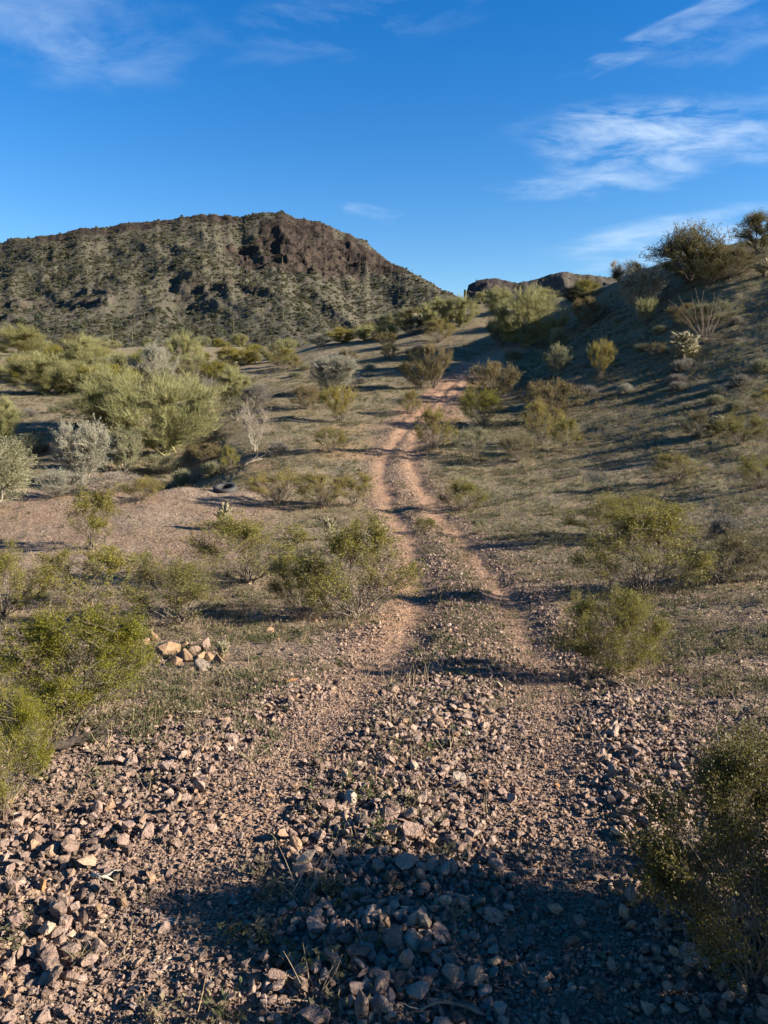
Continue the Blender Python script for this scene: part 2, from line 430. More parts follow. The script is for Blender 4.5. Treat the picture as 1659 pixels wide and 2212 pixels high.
def mountain_material(name, soil_a, soil_b, rock_a, rock_b, veg, cell):
    m, nt, N, L = new_mat(name)
    out = N('ShaderNodeOutputMaterial'); bs = N('ShaderNodeBsdfPrincipled'); bs.inputs['Roughness'].default_value = 1; bs.inputs['Specular IOR Level'].default_value = .05
    tc = N('ShaderNodeTexCoord'); P = tc.outputs['Object']
    a = N('ShaderNodeAttribute'); a.attribute_name = 'cliff'
    n1 = noise(N, L, P, .02 * cell, 6, .65); n2 = noise(N, L, P, .16 * cell, 6, .72); n3 = noise(N, L, P, .7 * cell, 3, .6)
    soil = mixc(N, L, maprange(N, L, n1.outputs['Fac'], .35, .65), soil_a, soil_b)
    soil = mixc(N, L, mulf(N, L, maprange(N, L, n2.outputs['Fac'], .45, .62), .7), soil, veg)
    rock = mixc(N, L, maprange(N, L, n2.outputs['Fac'], .38, .66), rock_a, rock_b)
    k = mulf(N, L, a.outputs['Fac'], mulf(N, L, n2.outputs['Fac'], .5, 'SUBTRACT'), 'ADD')
    c = mixc(N, L, maprange(N, L, k, .42, .58), soil, rock)
    # pale rubble and dark scrub specks
    v = N('ShaderNodeTexVoronoi'); v.inputs['Scale'].default_value = .55 * cell; L(P, v.inputs['Vector'])
    sp = N('ShaderNodeSeparateColor'); L(v.outputs['Color'], sp.inputs[0])
    fleck = mulf(N, L, maprange(N, L, v.outputs['Distance'], .45, .25), maprange(N, L, sp.outputs[0], .72, .78))
    c = mixc(N, L, mulf(N, L, fleck, .75), c, veg)
    L(c, bs.inputs['Base Color'])
    b = N('ShaderNodeBump'); b.inputs['Strength'].default_value = .9; b.inputs['Distance'].default_value = 1.5 / cell; 
    L(mulf(N, L, n2.outputs['Fac'], mulf(N, L, n3.outputs['Fac'], .5), 'ADD'), b.inputs['Height'])
    L(b.outputs[0], bs.inputs['Normal']); L(bs.outputs[0], out.inputs[0]); return m

M_GROUND = ground_material()
M_STONE = rock_material()
M_LEAF = leaf_material("creosote_leaf", .2, .5, .36)
M_TWIG = leaf_material("green_twig", .15, .7, .25)
M_GRASS = leaf_material("herb_leaf", .15, .6, .35)
M_BLACKBARK = bark_material("charred_bark", (.018, .014, .012), (.06, .046, .038), 30)
M_BARK = bark_material("grey_bark", (.075, .062, .052), (.22, .19, .16))
M_DARKBARK = bark_material("dark_bark", (.045, .036, .030), (.13, .105, .085))
M_PALEBARK = bark_material("pale_bark", (.22, .20, .165), (.42, .39, .33))
M_GREENBARK = bark_material("green_bark", (.12, .12, .055), (.24, .23, .11))

# ------------------------------------------------------------------ ground sheet
def build_ground():
    # fan of rings: fine in front of the lens, coarse all round
    fine = np.linspace(R(-34), R(36), 640)
    coarse = np.concatenate([np.linspace(R(36), R(180), 110)[1:], np.linspace(R(180), R(326), 100)[1:-1]])
    az = np.concatenate([fine, coarse]); na = len(az)
    rr = np.concatenate([np.exp(np.linspace(np.log(.35), np.log(1.5), 26))[:-1], np.exp(np.linspace(np.log(1.5), np.log(170), 640)), np.exp(np.linspace(np.log(170), np.log(4200), 46))[1:]])
    X = (rr[:, None] * np.sin(az)[None]).ravel(); Y = (rr[:, None] * np.cos(az)[None]).ravel()
    z, rut, road, dmin = surface(X, Y, True)
    V = np.stack([X, Y, z], 1)
    nr = len(rr); i = np.arange(nr - 1)[:, None] * na; j = np.arange(na)[None]; j2 = (j + 1) % na
    quads = np.stack([i + j, i + na + j, i + na + j2, i + j2], -1).reshape(-1, 4)[:, ::-1]
    V = np.vstack([V, [[0, 0, ground_z(0, 0.001)]]]); c = len(V) - 1
    tris = np.stack([np.full(na, c), np.arange(na), (np.arange(na) + 1) % na], 1)[:, ::-1]
    r = np.hypot(X, Y)
    side = X - np.interp(Y, LEFT_RUT[:, 1], LEFT_RUT[:, 0])
    green = smooth(7, 16, r) * (.5 + .5 * smooth(0, 6, side)) * (1 - .55 * road) * (1 - .9 * rut) + .30 * (1 - road)
    flat_left = smooth(11, 16, Y) * (1 - smooth(28, 34, Y)) * smooth(2.5, 5, -side)
    green = green * (1 - .85 * flat_left) * (1 - .9 * road * smooth(36, 46, Y))
    red = np.clip(smooth(.0, .35, fbm(X * .22, Y * .22, 3, 61)) * .8 * smooth(25, 33, Y) * (1 - smooth(42, 60, Y)) * (side < 3) + .75 * rut * smooth(7, 14, Y), 0, 1)
    dl = line_dist(X, Y, LEFT_RUT)
    red = np.clip(red + 1.0 * road * smooth(40, 50, Y), 0, 1)
    slope_shade = np.clip(smooth(2.5, 9, side) * smooth(22, 36, Y) + .6 * smooth(30, 40, Y) * (side > -14) * (side <= 2.5), 0, 1) * (1 - road)  # mask for the shade of the slopes, painted into the ground colour
    red = np.clip(red + np.exp(-((dl - .35) / .3) ** 2) * smooth(6.5, 9, Y) * (1 - smooth(13, 16, Y)) * (side < 0), 0, 1)
    def ap(a): return np.append(a, 0)
    me = mesh_from("ground", V, quads, tris, True, M_GROUND, {'rut': ap(rut * smooth(2.2, 3.2, r)), 'road': ap(road), 'slope_shade': ap(slope_shade), 'green': ap(np.clip(green, 0, 1)), 'red': ap(red)})
    tag(put("ground", me), kind='structure')
build_ground()

# ------------------------------------------------------------------ mountains
def profile(pts):
    A = np.array(pts, float); azs = []; es = []
    for ix, iy in A:
        d = ray(ix, iy); azs.append(math.atan2(d[0], d[1])); es.append(d[2] / math.hypot(d[0], d[1]))
    return np.array(azs), np.array(es)

MOUNTAIN = {}
def build_mountain(name, ridge, Rb, Rr, az0, az1, na, nt_, mat, relief, cliff_fn, base_z, seed, label=None):
    azs, es = profile(ridge)
    A = np.linspace(az0, az1, na); t = np.linspace(-.12, 1.55, nt_)
    AA, T = np.meshgrid(A, t)
    rb = np.interp(AA, azs, np.interp(np.linspace(0, 1, len(azs)), np.linspace(0, 1, len(Rb)), Rb)); rr = np.interp(AA, azs, np.interp(np.linspace(0, 1, len(azs)), np.linspace(0, 1, len(Rr)), Rr))
    r = rb + (rr - rb) * T
    e = np.interp(AA, azs, es)
    e = e + .0032 * fbm(AA * 60, AA * 0 + 3, 4, seed + 2)
    zt = CAM_H + e * rr
    prof = np.where(T < 0, T * .55, 0) + np.where(T <= 1, .55 * np.clip(T, 0, 1) ** 1.7 + .45 * np.clip(T, 0, 1) ** 1.05, 1 - .55 * (T - 1) ** 1.4)
    z = base_z + (zt - base_z) * prof
    X = r * np.sin(AA); Y = r * np.cos(AA)
    env = np.clip(T * 2.2, 0, 1) * (1 - .80 * np.exp(-((T - 1) / .10) ** 2))
    s = relief
    warp = 26 * fbm(X / 130, Y / 130, 2, seed + 9)
    gul = ridged((X + warp + .35 * Y) / 120, (Y) / 420, 3, seed)        # spurs and gullies that run down the slope
    z = z + env * s * 1.5 * (gul - .62)
    z = z + env * s * .25 * (ridged((X + warp) / 38, (Y + warp) / 95, 4, seed + 3) - .6)
    z = z + env * s * .11 * fbm(X / 10, Y / 14, 3, seed + 4) + env * s * .05 * fbm(X / 3.5, Y / 5, 2, seed + 14)
    cl = np.clip(cliff_fn(AA, T, X, Y), 0, 1)
    # ledges of bare rock
    step = 9.0 * s / 12
    q = z / step + .8 * fbm(X / 40, Y / 40, 3, seed + 6); fr = q - np.floor(q); led = (np.floor(q) + smooth(.30, .62, fr)) * step - q * step
    crest = 1 - .85 * np.exp(-((T - 1) / .09) ** 2)
    z = z + cl * led * .5 * np.clip(T * 3, 0, 1) * crest
    z = z + crest * cl * s * .42 * (ridged((X + .5 * Y) / 12, (Y - .4 * X) / 15, 4, seed + 8) - .6)
    idx = np.arange((nt_ - 1) * na).reshape(nt_ - 1, na)[:, :-1]
    quads = np.stack([idx, idx + 1, idx + na + 1, idx + na], -1).reshape(-1, 4)
    V = np.stack([X.ravel(), Y.ravel(), z.ravel()], 1)
    me = mesh_from(name, V, quads, None, True, mat, {'cliff': cl.ravel()})
    o = put(name, me); tag(o, kind='structure')
    MOUNTAIN[name] = (A, t, X, Y, z, cl)
    return o

def px_az(ix): d = ray(ix, 760); return math.atan2(d[0], d[1])
RIDGE = [(-500, 575), (-250, 556), (0, 523), (100, 507), (200, 492), (280, 481), (370, 475), (440, 460), (525, 464), (546, 456), (610, 452), (650, 467), (700, 479), (745, 503), (790, 518), (812, 543), (845, 565), (880, 580), (930, 607), (985, 637), (1040, 668), (1100, 700), (1250, 740)]
def cliffs_main(A, T, X, Y):
    ix = CX + np.tan(A) * FPX
    lo = np.interp(ix, [480, 540, 640, 720, 800, 880, 960], [.74, .60, .62, .72, .80, .87, .92]) + .05 * fbm(X / 50, Y / 50, 3, 70)
    c = 1.1 * smooth(lo, lo + .09, T) * smooth(470, 590, ix + 60 * perlin(X / 45, Y / 45, 72)) * (1 - smooth(960, 1010, ix)) * (1 - .0 * T)
    c = np.maximum(c, smooth(.90, .97, T) * smooth(60, 140, ix) * .75)
    c = np.maximum(c, .50 * smooth(.30, .40, T) * (1 - smooth(.52, .62, T)) * (1 - smooth(180, 420, ix)))
    c = np.maximum(c, .48 * smooth(.40, .47, T) * (1 - smooth(.55, .62, T)) * smooth(320, 400, ix) * (1 - smooth(560, 640, ix)))
    n = fbm(X / 38, Y / 60, 4, 77)
    c = c * smooth(-.38, .02, n) + smooth(.30, .46, n) * .28 * smooth(.15, .3, T)
    return np.where(T > 1.0, .3, c)
M_HILL = mountain_material("mountain_slope", (.078, .070, .059), (.064, .060, .050), (.018, .015, .014), (.056, .043, .038), (.056, .060, .038), 1.0)
M_FAR = mountain_material("distant_slope", (.088, .074, .066), (.074, .064, .058), (.028, .026, .028), (.07, .058, .054), (.062, .062, .050), .6)
build_mountain("mountain", RIDGE, (215, 215, 225, 205), (560, 560, 540, 420), R(-46), px_az(1240), 760, 250, M_HILL, 13.0, cliffs_main, 11.0, 5)
FAR = [(900, 720), (985, 690), (1005, 640), (1012, 615), (1035, 602), (1070, 600), (1110, 609), (1165, 597), (1215, 585), (1260, 592), (1320, 595), (1400, 600), (1550, 620), (1800, 650)]
def cliffs_far(A, T, X, Y):
    ix = CX + np.tan(A) * FPX
    return smooth(.55, .75, T) * (1 - smooth(1085, 1150, ix)) + .6 * smooth(.62, .7, T) * (1 - smooth(.85, .9, T)) * (1 - smooth(1200, 1260, ix)) + .12
build_mountain("distant_hill", FAR, (800, 800), (1350, 1350), px_az(905), px_az(1790), 330, 150, M_FAR, 24.0, cliffs_far, 30.0, 15)

def mountain_point(name, ix, iy):
    A, t, X, Y, Z, cl = MOUNTAIN[name]
    d = ray(ix, iy); az = math.atan2(d[0], d[1]); e = d[2] / math.hypot(d[0], d[1])
    j = int(np.clip(np.searchsorted(A, az), 0, len(A) - 1)); ee = (Z[:, j] - CAM_H) / np.hypot(X[:, j], Y[:, j])
    hit = np.where(ee >= e)[0]; i = hit[0] if len(hit) else int(np.argmax(ee))
    return Vector((X[i, j], Y[i, j], Z[i, j])), i, j

# ------------------------------------------------------------------ plant growing
def norm(v): return v / np.maximum(np.linalg.norm(v, axis=-1, keepdims=True), 1e-9)

def grow(rng, P0, D, Ln, K, wob, trop):
    n = len(P0); pts = np.zeros((n, K + 1, 3)); pts[:, 0] = P0; d = norm(D); st = (Ln / K)[:, None]
    for k in range(K):
        d = norm(d + rng.normal(0, wob, (n, 3)) + np.array([0, 0, trop]))
        pts[:, k + 1] = pts[:, k] + d * st
    return pts

def sprout(rng, pts, c, tlo, thi, alo, ahi):
    """c side shoots on each branch: start points and directions"""
    n, K1, _ = pts.shape; K = K1 - 1
    t = rng.uniform(tlo, thi, (n, c)) * K; i = np.minimum(t.astype(int), K - 1); f = (t - i)[..., None]
    idx = np.arange(n)[:, None]
    a = pts[idx, i]; b = pts[idx, i + 1]; P = a + (b - a) * f; T = norm(b - a)
    q = norm(np.cross(T, rng.normal(0, 1, T.shape))); ang = rng.uniform(alo, ahi, (n, c))[..., None]
    D = T * np.cos(ang) + q * np.sin(ang)
    return P.reshape(-1, 3), D.reshape(-1, 3), (t / K).reshape(-1)

def tube(pts, r0, r1, S=4, power=1.0):
    n, K1, _ = pts.shape
    T = np.gradient(pts, axis=1); T = norm(T)
    ref = np.where(np.abs(T[..., 2:3]) > .9, np.array([1., 0, 0]), np.array([0, 0, 1.]))
    u = norm(np.cross(T, ref)); v = np.cross(T, u)
    s = np.linspace(0, 1, K1)[None, :] ** power
    r0 = np.broadcast_to(np.asarray(r0, float), (n,))[:, None]; r1 = np.broadcast_to(np.asarray(r1, float), (n,))[:, None]
    rad = r0 + (r1 - r0) * s
    a = np.linspace(0, 2 * np.pi, S, endpoint=False)
    V = pts[:, :, None] + rad[:, :, None, None] * (u[:, :, None] * np.cos(a)[None, None, :, None] + v[:, :, None] * np.sin(a)[None, None, :, None])
    base = (np.arange(n) * K1 * S)[:, None, None] + (np.arange(K1 - 1) * S)[None, :, None]; j = np.arange(S)[None, None]; j2 = (j + 1) % S
    q = np.stack([base + j, base + j2, base + S + j2, base + S + j], -1).reshape(-1, 4)
    return V.reshape(-1, 3), q

def ribbon(rng, pts, w0, w1):
    n, K1, _ = pts.shape
    T = norm(np.gradient(pts, axis=1)); s = norm(np.cross(T, rng.normal(0, 1, (n, 1, 3))))
    w = np.linspace(w0, w1, K1)[None, :, None] * .5
    V = np.stack([pts - s * w, pts + s * w], 2).reshape(-1, 3)
    b = (np.arange(n) * K1 * 2)[:, None] + (np.arange(K1 - 1) * 2)[None]
    q = np.stack([b, b + 1, b + 3, b + 2], -1).reshape(-1, 4)
    return V, q

def leaves(rng, P, size, aspect=.5, up=.35, jitter=0.0):
    n = len(P); P = P + rng.normal(0, jitter, (n, 3)) if jitter else P
    a = norm(rng.normal(0, 1, (n, 3)) + np.array([0, 0, up])); b = norm(np.cross(a, rng.normal(0, 1, (n, 3))))
    sz = (size * rng.uniform(.65, 1.35, n))[:, None]
    V = np.stack([P, P + a * sz * .5 + b * sz * aspect * .5, P + a * sz, P + a * sz * .5 - b * sz * aspect * .5], 1).reshape(-1, 3)
    q = np.arange(n * 4).reshape(-1, 4)
    return V, q

def joinm(parts):
    V = []; Q = []; o = 0
    for v, q in parts: V.append(v); Q.append(q + o); o += len(v)
    return np.vstack(V), np.vstack(Q)

def spread_dirs(rng, n, lo, hi):
    a = (np.arange(n) + rng.uniform(-.45, .45, n)) * 2 * np.pi / n * 1.0 + rng.uniform(0, 6); rng.shuffle(a)
    tilt = np.radians(rng.uniform(lo, hi, n))
    return np.stack([np.sin(tilt) * np.cos(a), np.sin(tilt) * np.sin(a), np.cos(tilt)], 1)

def fit(meshparts, width, height):
    allv = np.vstack([v for v, _ in meshparts])
    ext = np.percentile(np.abs(allv[:, :2]), 97); top = np.percentile(allv[:, 2], 99)
    return width / (2 * ext), height / top

PLANTS = {}
def register(kind, wood, crown, bark, leafm):
    """a plant prototype, unit wide and unit tall: woody part and foliage"""
    ref = np.vstack([p[0] for p in (wood, crown) if p is not None])
    sx = .5 / np.percentile(np.hypot(ref[:, 0], ref[:, 1]), 92); sz = 1 / np.percentile(ref[:, 2], 98.5)
    out = []
    for p, m, nm in ((wood, bark, 'wood'), (crown, leafm, 'crown')):
        if p is None: out.append(None); continue
        V = p[0] * np.array([sx, sx, sz]); out.append(mesh_from(kind + '_' + nm, V, p[1], None, nm == 'wood', m))
    PLANTS.setdefault(kind, []).append(tuple(out))

def envelope(rng, n, zc, lowp, lobes, seed, gap, fill, zmin=.06):
    """points filling an uneven, lobed dome one unit wide and one tall, with gaps left between the clumps"""
    out = np.zeros((0, 3))
    while len(out) < n:
        m = n * 4
        z = rng.uniform(zmin, 1.0, m); a = rng.uniform(0, 2 * np.pi, m)
        lo = np.clip(z / zc, 0, 1) ** lowp; hi = np.sqrt(np.clip(1 - ((z - zc) / (1 - zc)) ** 2, 0, 1)); R0 = .5 * np.where(z < zc, lo, hi)
        R0 = R0 * (1 + lobes * perlin(np.cos(a) * 1.6 + z * 1.3, np.sin(a) * 1.6 - z * .9, seed) * 1.4)
        q = rng.uniform(0, 1, m) ** fill; r = R0 * q
        ok = rng.uniform(0, 1, m) < R0 * 2
        P = np.stack([r * np.cos(a), r * np.sin(a), z * (1 + lobes * .6 * perlin(np.cos(a) * 2, np.sin(a) * 2, seed + 3))], 1)
        c = perlin(P[:, 0] * 5.5 + P[:, 2] * 2, P[:, 1] * 5.5 - P[:, 2] * 2.6, seed + 7) + .6 * perlin(P[:, 0] * 9 - P[:, 2] * 6, P[:, 1] * 9 + P[:, 2] * 5, seed + 9)
        ok &= c > gap
        out = np.vstack([out, P[ok]])
    return out[:n]

def shrubby(seed, kind, stems=18, M=260, zc=.55, lowp=.7, lobes=.28, gap=-.12, fill=.45, twigs=5, tlen=(.07, .14), up=.45, wild=.55, leafn=20000, leaf=.016, aspect=.55,
            r0=.007, tw=None, side=4, bark=None, leafm=None, reach=(.45, .8), base=.035, zmin=.16, low=.28):
    rng = np.random.default_rng(seed)
    T = envelope(rng, M, zc, lowp, lobes, seed, gap, fill, zmin)
    E = envelope(rng, stems, zc, lowp, lobes, seed, gap, .3, .4) * rng.uniform(*reach, (stems, 1))
    P0 = np.concatenate([rng.normal(0, base, (stems, 2)), np.full((stems, 1), -.02)], 1)
    t = np.linspace(0, 1, 9)[None, :, None]; mid = P0 + (E - P0) * .5 + np.stack([rng.normal(0, .05, stems), rng.normal(0, .05, stems), rng.uniform(-.02, .12, stems)], 1)
    s0 = P0[:, None] * (1 - t) ** 2 + mid[:, None] * 2 * t * (1 - t) + E[:, None] * t ** 2
    s0[:, 1:] += rng.normal(0, .010, s0[:, 1:].shape)
    # each clump hangs on the limb that passes nearest beneath it
    nodes = s0[:, 2:].reshape(-1, 3); nt = norm(np.gradient(s0, axis=1))[:, 2:].reshape(-1, 3)
    d = np.linalg.norm(T[:, None] - nodes[None], axis=-1) + np.where(nodes[None, :, 2] > T[:, None, 2] - .02, .25, 0) + rng.uniform(0, .08, (M, len(nodes)))
    k = d.argmin(1); A = nodes[k]; c = A + nt[k] * (np.linalg.norm(T - A, axis=1) * .5)[:, None]
    t = np.linspace(0, 1, 6)[None, :, None]; s1 = A[:, None] * (1 - t) ** 2 + c[:, None] * 2 * t * (1 - t) + T[:, None] * t ** 2
    s1[:, 1:] += rng.normal(0, .006, s1[:, 1:].shape)
    tt = rng.uniform(.35, 1, (M, twigs)) * 5; i = np.minimum(tt.astype(int), 4); f = (tt - i)[..., None]; idx = np.arange(M)[:, None]
    B = (s1[idx, i] * (1 - f) + s1[idx, i + 1] * f).reshape(-1, 3)
    D = norm(B - np.array([0, 0, .08])) + np.array([0, 0, up]) + rng.normal(0, wild, B.shape)
    s2 = grow(rng, B, D, rng.uniform(*tlen, len(B)), 3, .14, .05)
    wood = [tube(s0, r0, r0 * .45, side + 1), tube(s1, r0 * .38, r0 * .22, 3)]
    crown = []
    if tw: crown.append(ribbon(rng, s2, tw, tw * .4))
    else: wood.append(tube(s2, r0 * .2, r0 * .1, 3))
    if leafn:
        tp = np.concatenate([s2[:, 1:].reshape(-1, 3), s2[:, 2:].reshape(-1, 3), s1[:, 4:].reshape(-1, 3)]); lw = np.clip(np.maximum(tp[:, 2], np.hypot(tp[:, 0], tp[:, 1]) * 1.9) - low, .03, .6); pk = rng.choice(len(tp), leafn, p=lw / lw.sum())
        crown.append(leaves(rng, tp[pk] + rng.normal(0, .012, (leafn, 3)), leaf, aspect, .4))
    wm = joinm(wood); cm = joinm(crown)
    PLANTS.setdefault(kind, []).append((mesh_from(kind + '_wood', *wm, None, True, bark or M_BARK), mesh_from(kind + '_crown', *cm, None, False, leafm or M_LEAF)))

# near, detailed creosote; then the common one; then other kinds
for q in (1, 2, 3): shrubby(q, 'creosote_near', 34, 420, zc=.55, lowp=.55, leafn=62000, leaf=.0115, twigs=6, r0=.0068, gap=.0, low=.34)
shrubby(4, 'creosote_loose', 30, 420, zc=.5, lowp=.45, leafn=60000, leaf=.0115, twigs=7, r0=.0045, gap=.06, lobes=.4, low=.1, reach=(.5, .95))
for q in (5, 6, 7, 8): shrubby(q, 'creosote', 26, 300, zc=.52, lowp=.5, leafn=21000, leaf=.0150, r0=.0062, gap=.06, low=.38, lobes=.36)
for q in (9, 10): shrubby(q, 'creosote_sparse', 20, 170, zc=.62, lowp=.75, leafn=11000, leaf=.020, r0=.006, gap=.05, lobes=.35)
for q in (11, 12): shrubby(q, 'brush', 34, 320, zc=.6, lowp=.55, leafn=15000, leaf=.018, r0=.0055, tlen=(.08, .17), wild=.4, tw=.005, gap=-.1, leafm=M_TWIG)
for q in (21, 22, 23): shrubby(q, 'palo_verde', 11, 460, zc=.50, lowp=.42, lobes=.42, gap=.05, fill=.5, twigs=52, tlen=(.06, .13), up=.5, wild=.42, leafn=16000, leaf=.010, aspect=.35, r0=.0095, tw=.0027, bark=M_GREENBARK, leafm=M_TWIG, zmin=.08)
for q in (24, 25): shrubby(q, 'grey_tree', 9, 420, zc=.60, lowp=.6, lobes=.38, gap=.0, fill=.5, twigs=12, tlen=(.05, .12), up=.4, wild=.6, leafn=26000, leaf=.016, r0=.011, tw=.0045, bark=M_PALEBARK, leafm=M_TWIG, zmin=.15)
for q in (26, 27): shrubby(q, 'dark_tree', 9, 420, zc=.52, lowp=.6, lobes=.4, gap=.02, fill=.5, twigs=10, tlen=(.05, .13), up=.35, wild=.6, leafn=22000, leaf=.017, r0=.013, tw=.0045, bark=M_DARKBARK, leafm=M_TWIG, zmin=.14)
for q in (28, 29): shrubby(q, 'bare_tree', 9, 130, zc=.65, lowp=.7, lobes=.35, gap=.0, fill=.5, twigs=6, tlen=(.06, .14), up=.5, wild=.6, leafn=3500, leaf=.014, r0=.0075, tw=.006, bark=M_PALEBARK, leafm=M_TWIG, zmin=.2)
for q in (30, 31): shrubby(q, 'upright_shrub', 26, 260, zc=.75, lowp=.8, lobes=.3, gap=-.05, twigs=8, tlen=(.08, .18), up=1.0, wild=.35, leafn=12000, leaf=.018, aspect=.4, r0=.006, tw=.0055, leafm=M_TWIG)

def dome(seed, kind='dome'):
    rng = np.random.default_rng(seed)
    n = 520; D = spread_dirs(rng, n, 5, 88); P0 = rng.normal(0, .03, (n, 3)) * [1, 1, 0]
    s0 = grow(rng, P0, D, rng.uniform(.34, .52, n), 5, .18, .04)
    P1, D1, t = sprout(rng, s0, 4, .45, 1, .3, 1.0); s1 = grow(rng, P1, D1, rng.uniform(.05, .13, len(P1)), 3, .2, .05)
    wood = joinm([tube(s0[:90], .008, .004, 3)])
    tips = s1.reshape(-1, 3); pk = rng.choice(len(tips), 4200)
    crown = joinm([ribbon(rng, s0, .009, .004), ribbon(rng, s1, .007, .003), leaves(rng, tips[pk], .028, .5, .2)])
    register(kind, wood, crown, M_PALEBARK, M_TWIG)
for s in (51, 52): dome(s)

def ocotillo(seed):
    rng = np.random.default_rng(seed); n = 30
    P0 = np.concatenate([rng.normal(0, .05, (n, 2)), np.full((n, 1), -.03)], 1)
    s0 = grow(rng, P0, spread_dirs(rng, n, 6, 52), rng.uniform(1.4, 2.9, n), 12, .06, .012)
    wood = tube(s0, .014, .006, 5)
    pts = s0[:, 2:].reshape(-1, 3); pk = rng.choice(len(pts), 700)
    crown = leaves(rng, pts[pk] + rng.normal(0, .015, (700, 3)), .035, .35, .3)
    register('ocotillo', wood, crown, bark_material("ocotillo_cane", (.10, .078, .062), (.22, .18, .145)), M_TWIG)
ocotillo(61)

def cholla_mats():
    m, nt, N, L = new_mat("cholla_spines")
    out = N('ShaderNodeOutputMaterial'); bs = N('ShaderNodeBsdfPrincipled'); bs.inputs['Roughness'].default_value = .8
    tc = N('ShaderNodeTexCoord'); v = N('ShaderNodeTexVoronoi'); v.inputs['Scale'].default_value = 60; L(tc.outputs['Object'], v.inputs['Vector'])
    c = mixc(N, L, maprange(N, L, v.outputs['Distance'], .1, .6), (.52, .48, .36), (.27, .25, .15)); L(c, bs.inputs['Base Color'])
    tr = N('ShaderNodeBsdfTranslucent'); L(c, tr.inputs[0]); mx = N('ShaderNodeMixShader'); mx.inputs[0].default_value = .3; L(bs.outputs[0], mx.inputs[1]); L(tr.outputs[0], mx.inputs[2])
    L(mx.outputs[0], out.inputs[0]); return m
M_CHOLLA = cholla_mats()

def cholla(seed, joints=40):
    rng = np.random.default_rng(seed)
    P0 = np.zeros((3, 3)); P0[:, 2] = -.03
    s0 = grow(rng, P0, spread_dirs(rng, 3, 6, 30), rng.uniform(.4, .6, 3), 6, .14, .05)
    wood = tube(s0, .03, .02, 7)
    P, D, _ = sprout(rng, s0, joints // 2, .30, 1, .4, 1.2)
    D = D + [0, 0, .35]; segs = []; sp = []
    for lvl in range(3):
        s = grow(rng, P, D, rng.uniform(.08, .15, len(P)), 5, .12, .05)
        prof = np.array([.010, .018, .020, .020, .017, .006])
        V, q = tube(s, 1.0, 1.0, 7)
        V = V.reshape(len(P), 6, 7, 3); c = s[:, :, None]; V = (c + (V - c) * prof[None, :, None, None]).reshape(-1, 3)
        segs.append((V, q))
        # spines
        b = s[:, 1:].reshape(-1, 3); pk = rng.choice(len(b), len(P) * 38); dd = norm(rng.normal(0, 1, (len(pk), 3)))
        segs.append(ribbon(rng, np.stack([b[pk] + dd * .02, b[pk] + dd * .055], 1), .0035, .001))
        P, D, _ = sprout(rng, s, 2 if lvl == 0 else 1, .75, 1, .35, 1.0); D = D + [0, 0, .3]
    register('cholla', wood, joinm(segs), M_DARKBARK, M_CHOLLA)
for s in (71, 72): cholla(s)

def saguaro_mesh(seed, arms):
    rng = np.random.default_rng(seed); parts = []
    def col(path, rad):
        path = np.array(path, float); n = len(path); S = 20
        T = norm(np.gradient(path, axis=0)); ref = np.array([1., 0, 0]); u = norm(np.cross(T, ref)); v = np.cross(T, u)
        a = np.linspace(0, 2 * np.pi, S, endpoint=False); rib = np.where(np.arange(S) % 2, .82, 1.0)
        r = np.full(n, rad); r[0] = rad * .7; r[-1] = rad * .12; r[-2] = rad * .62; r[-3] = rad * .9
        V = path[:, None] + r[:, None, None] * rib[None, :, None] * (u[:, None] * np.cos(a)[None, :, None] + v[:, None] * np.sin(a)[None, :, None])
        b = (np.arange(n - 1) * S)[:, None]; j = np.arange(S)[None]; j2 = (j + 1) % S
        return V.reshape(-1, 3), np.stack([b + j, b + j2, b + S + j2, b + S + j], -1).reshape(-1, 4)
    z = np.concatenate([np.linspace(-.15, 5.6, 9), [5.85, 5.97, 6.0]])
    trunk = col(np.stack([z * 0, z * 0, z], 1), .24)
    armp = []
    for k in range(arms):
        a = rng.uniform(0, 6.28); h = rng.uniform(2.2, 3.2); L_ = rng.uniform(1.0, 2.0); c, s = math.cos(a), math.sin(a)
        p = [(0, h), (.35, h + .02), (.6, h + .14), (.68, h + .4), (.68, h + .4 + L_ * .5), (.68, h + .4 + L_ * .8), (.68, h + .4 + L_ * .95), (.68, h + .4 + L_)]
        armp.append(col([(q * c, q * s, zz) for q, zz in p], .15))
    return trunk, armp
M_SAG = bark_material("saguaro_skin", (.045, .052, .026), (.085, .09, .05), 3)
SAGS = [saguaro_mesh(81 + k, n) for k, n in enumerate((0, 1, 2))]
SAG_ME = [(mesh_from("saguaro_trunk", t[0], t[1], None, True, M_SAG), [mesh_from("saguaro_arm", a[0], a[1], None, True, M_SAG) for a in arms]) for t, arms in SAGS]

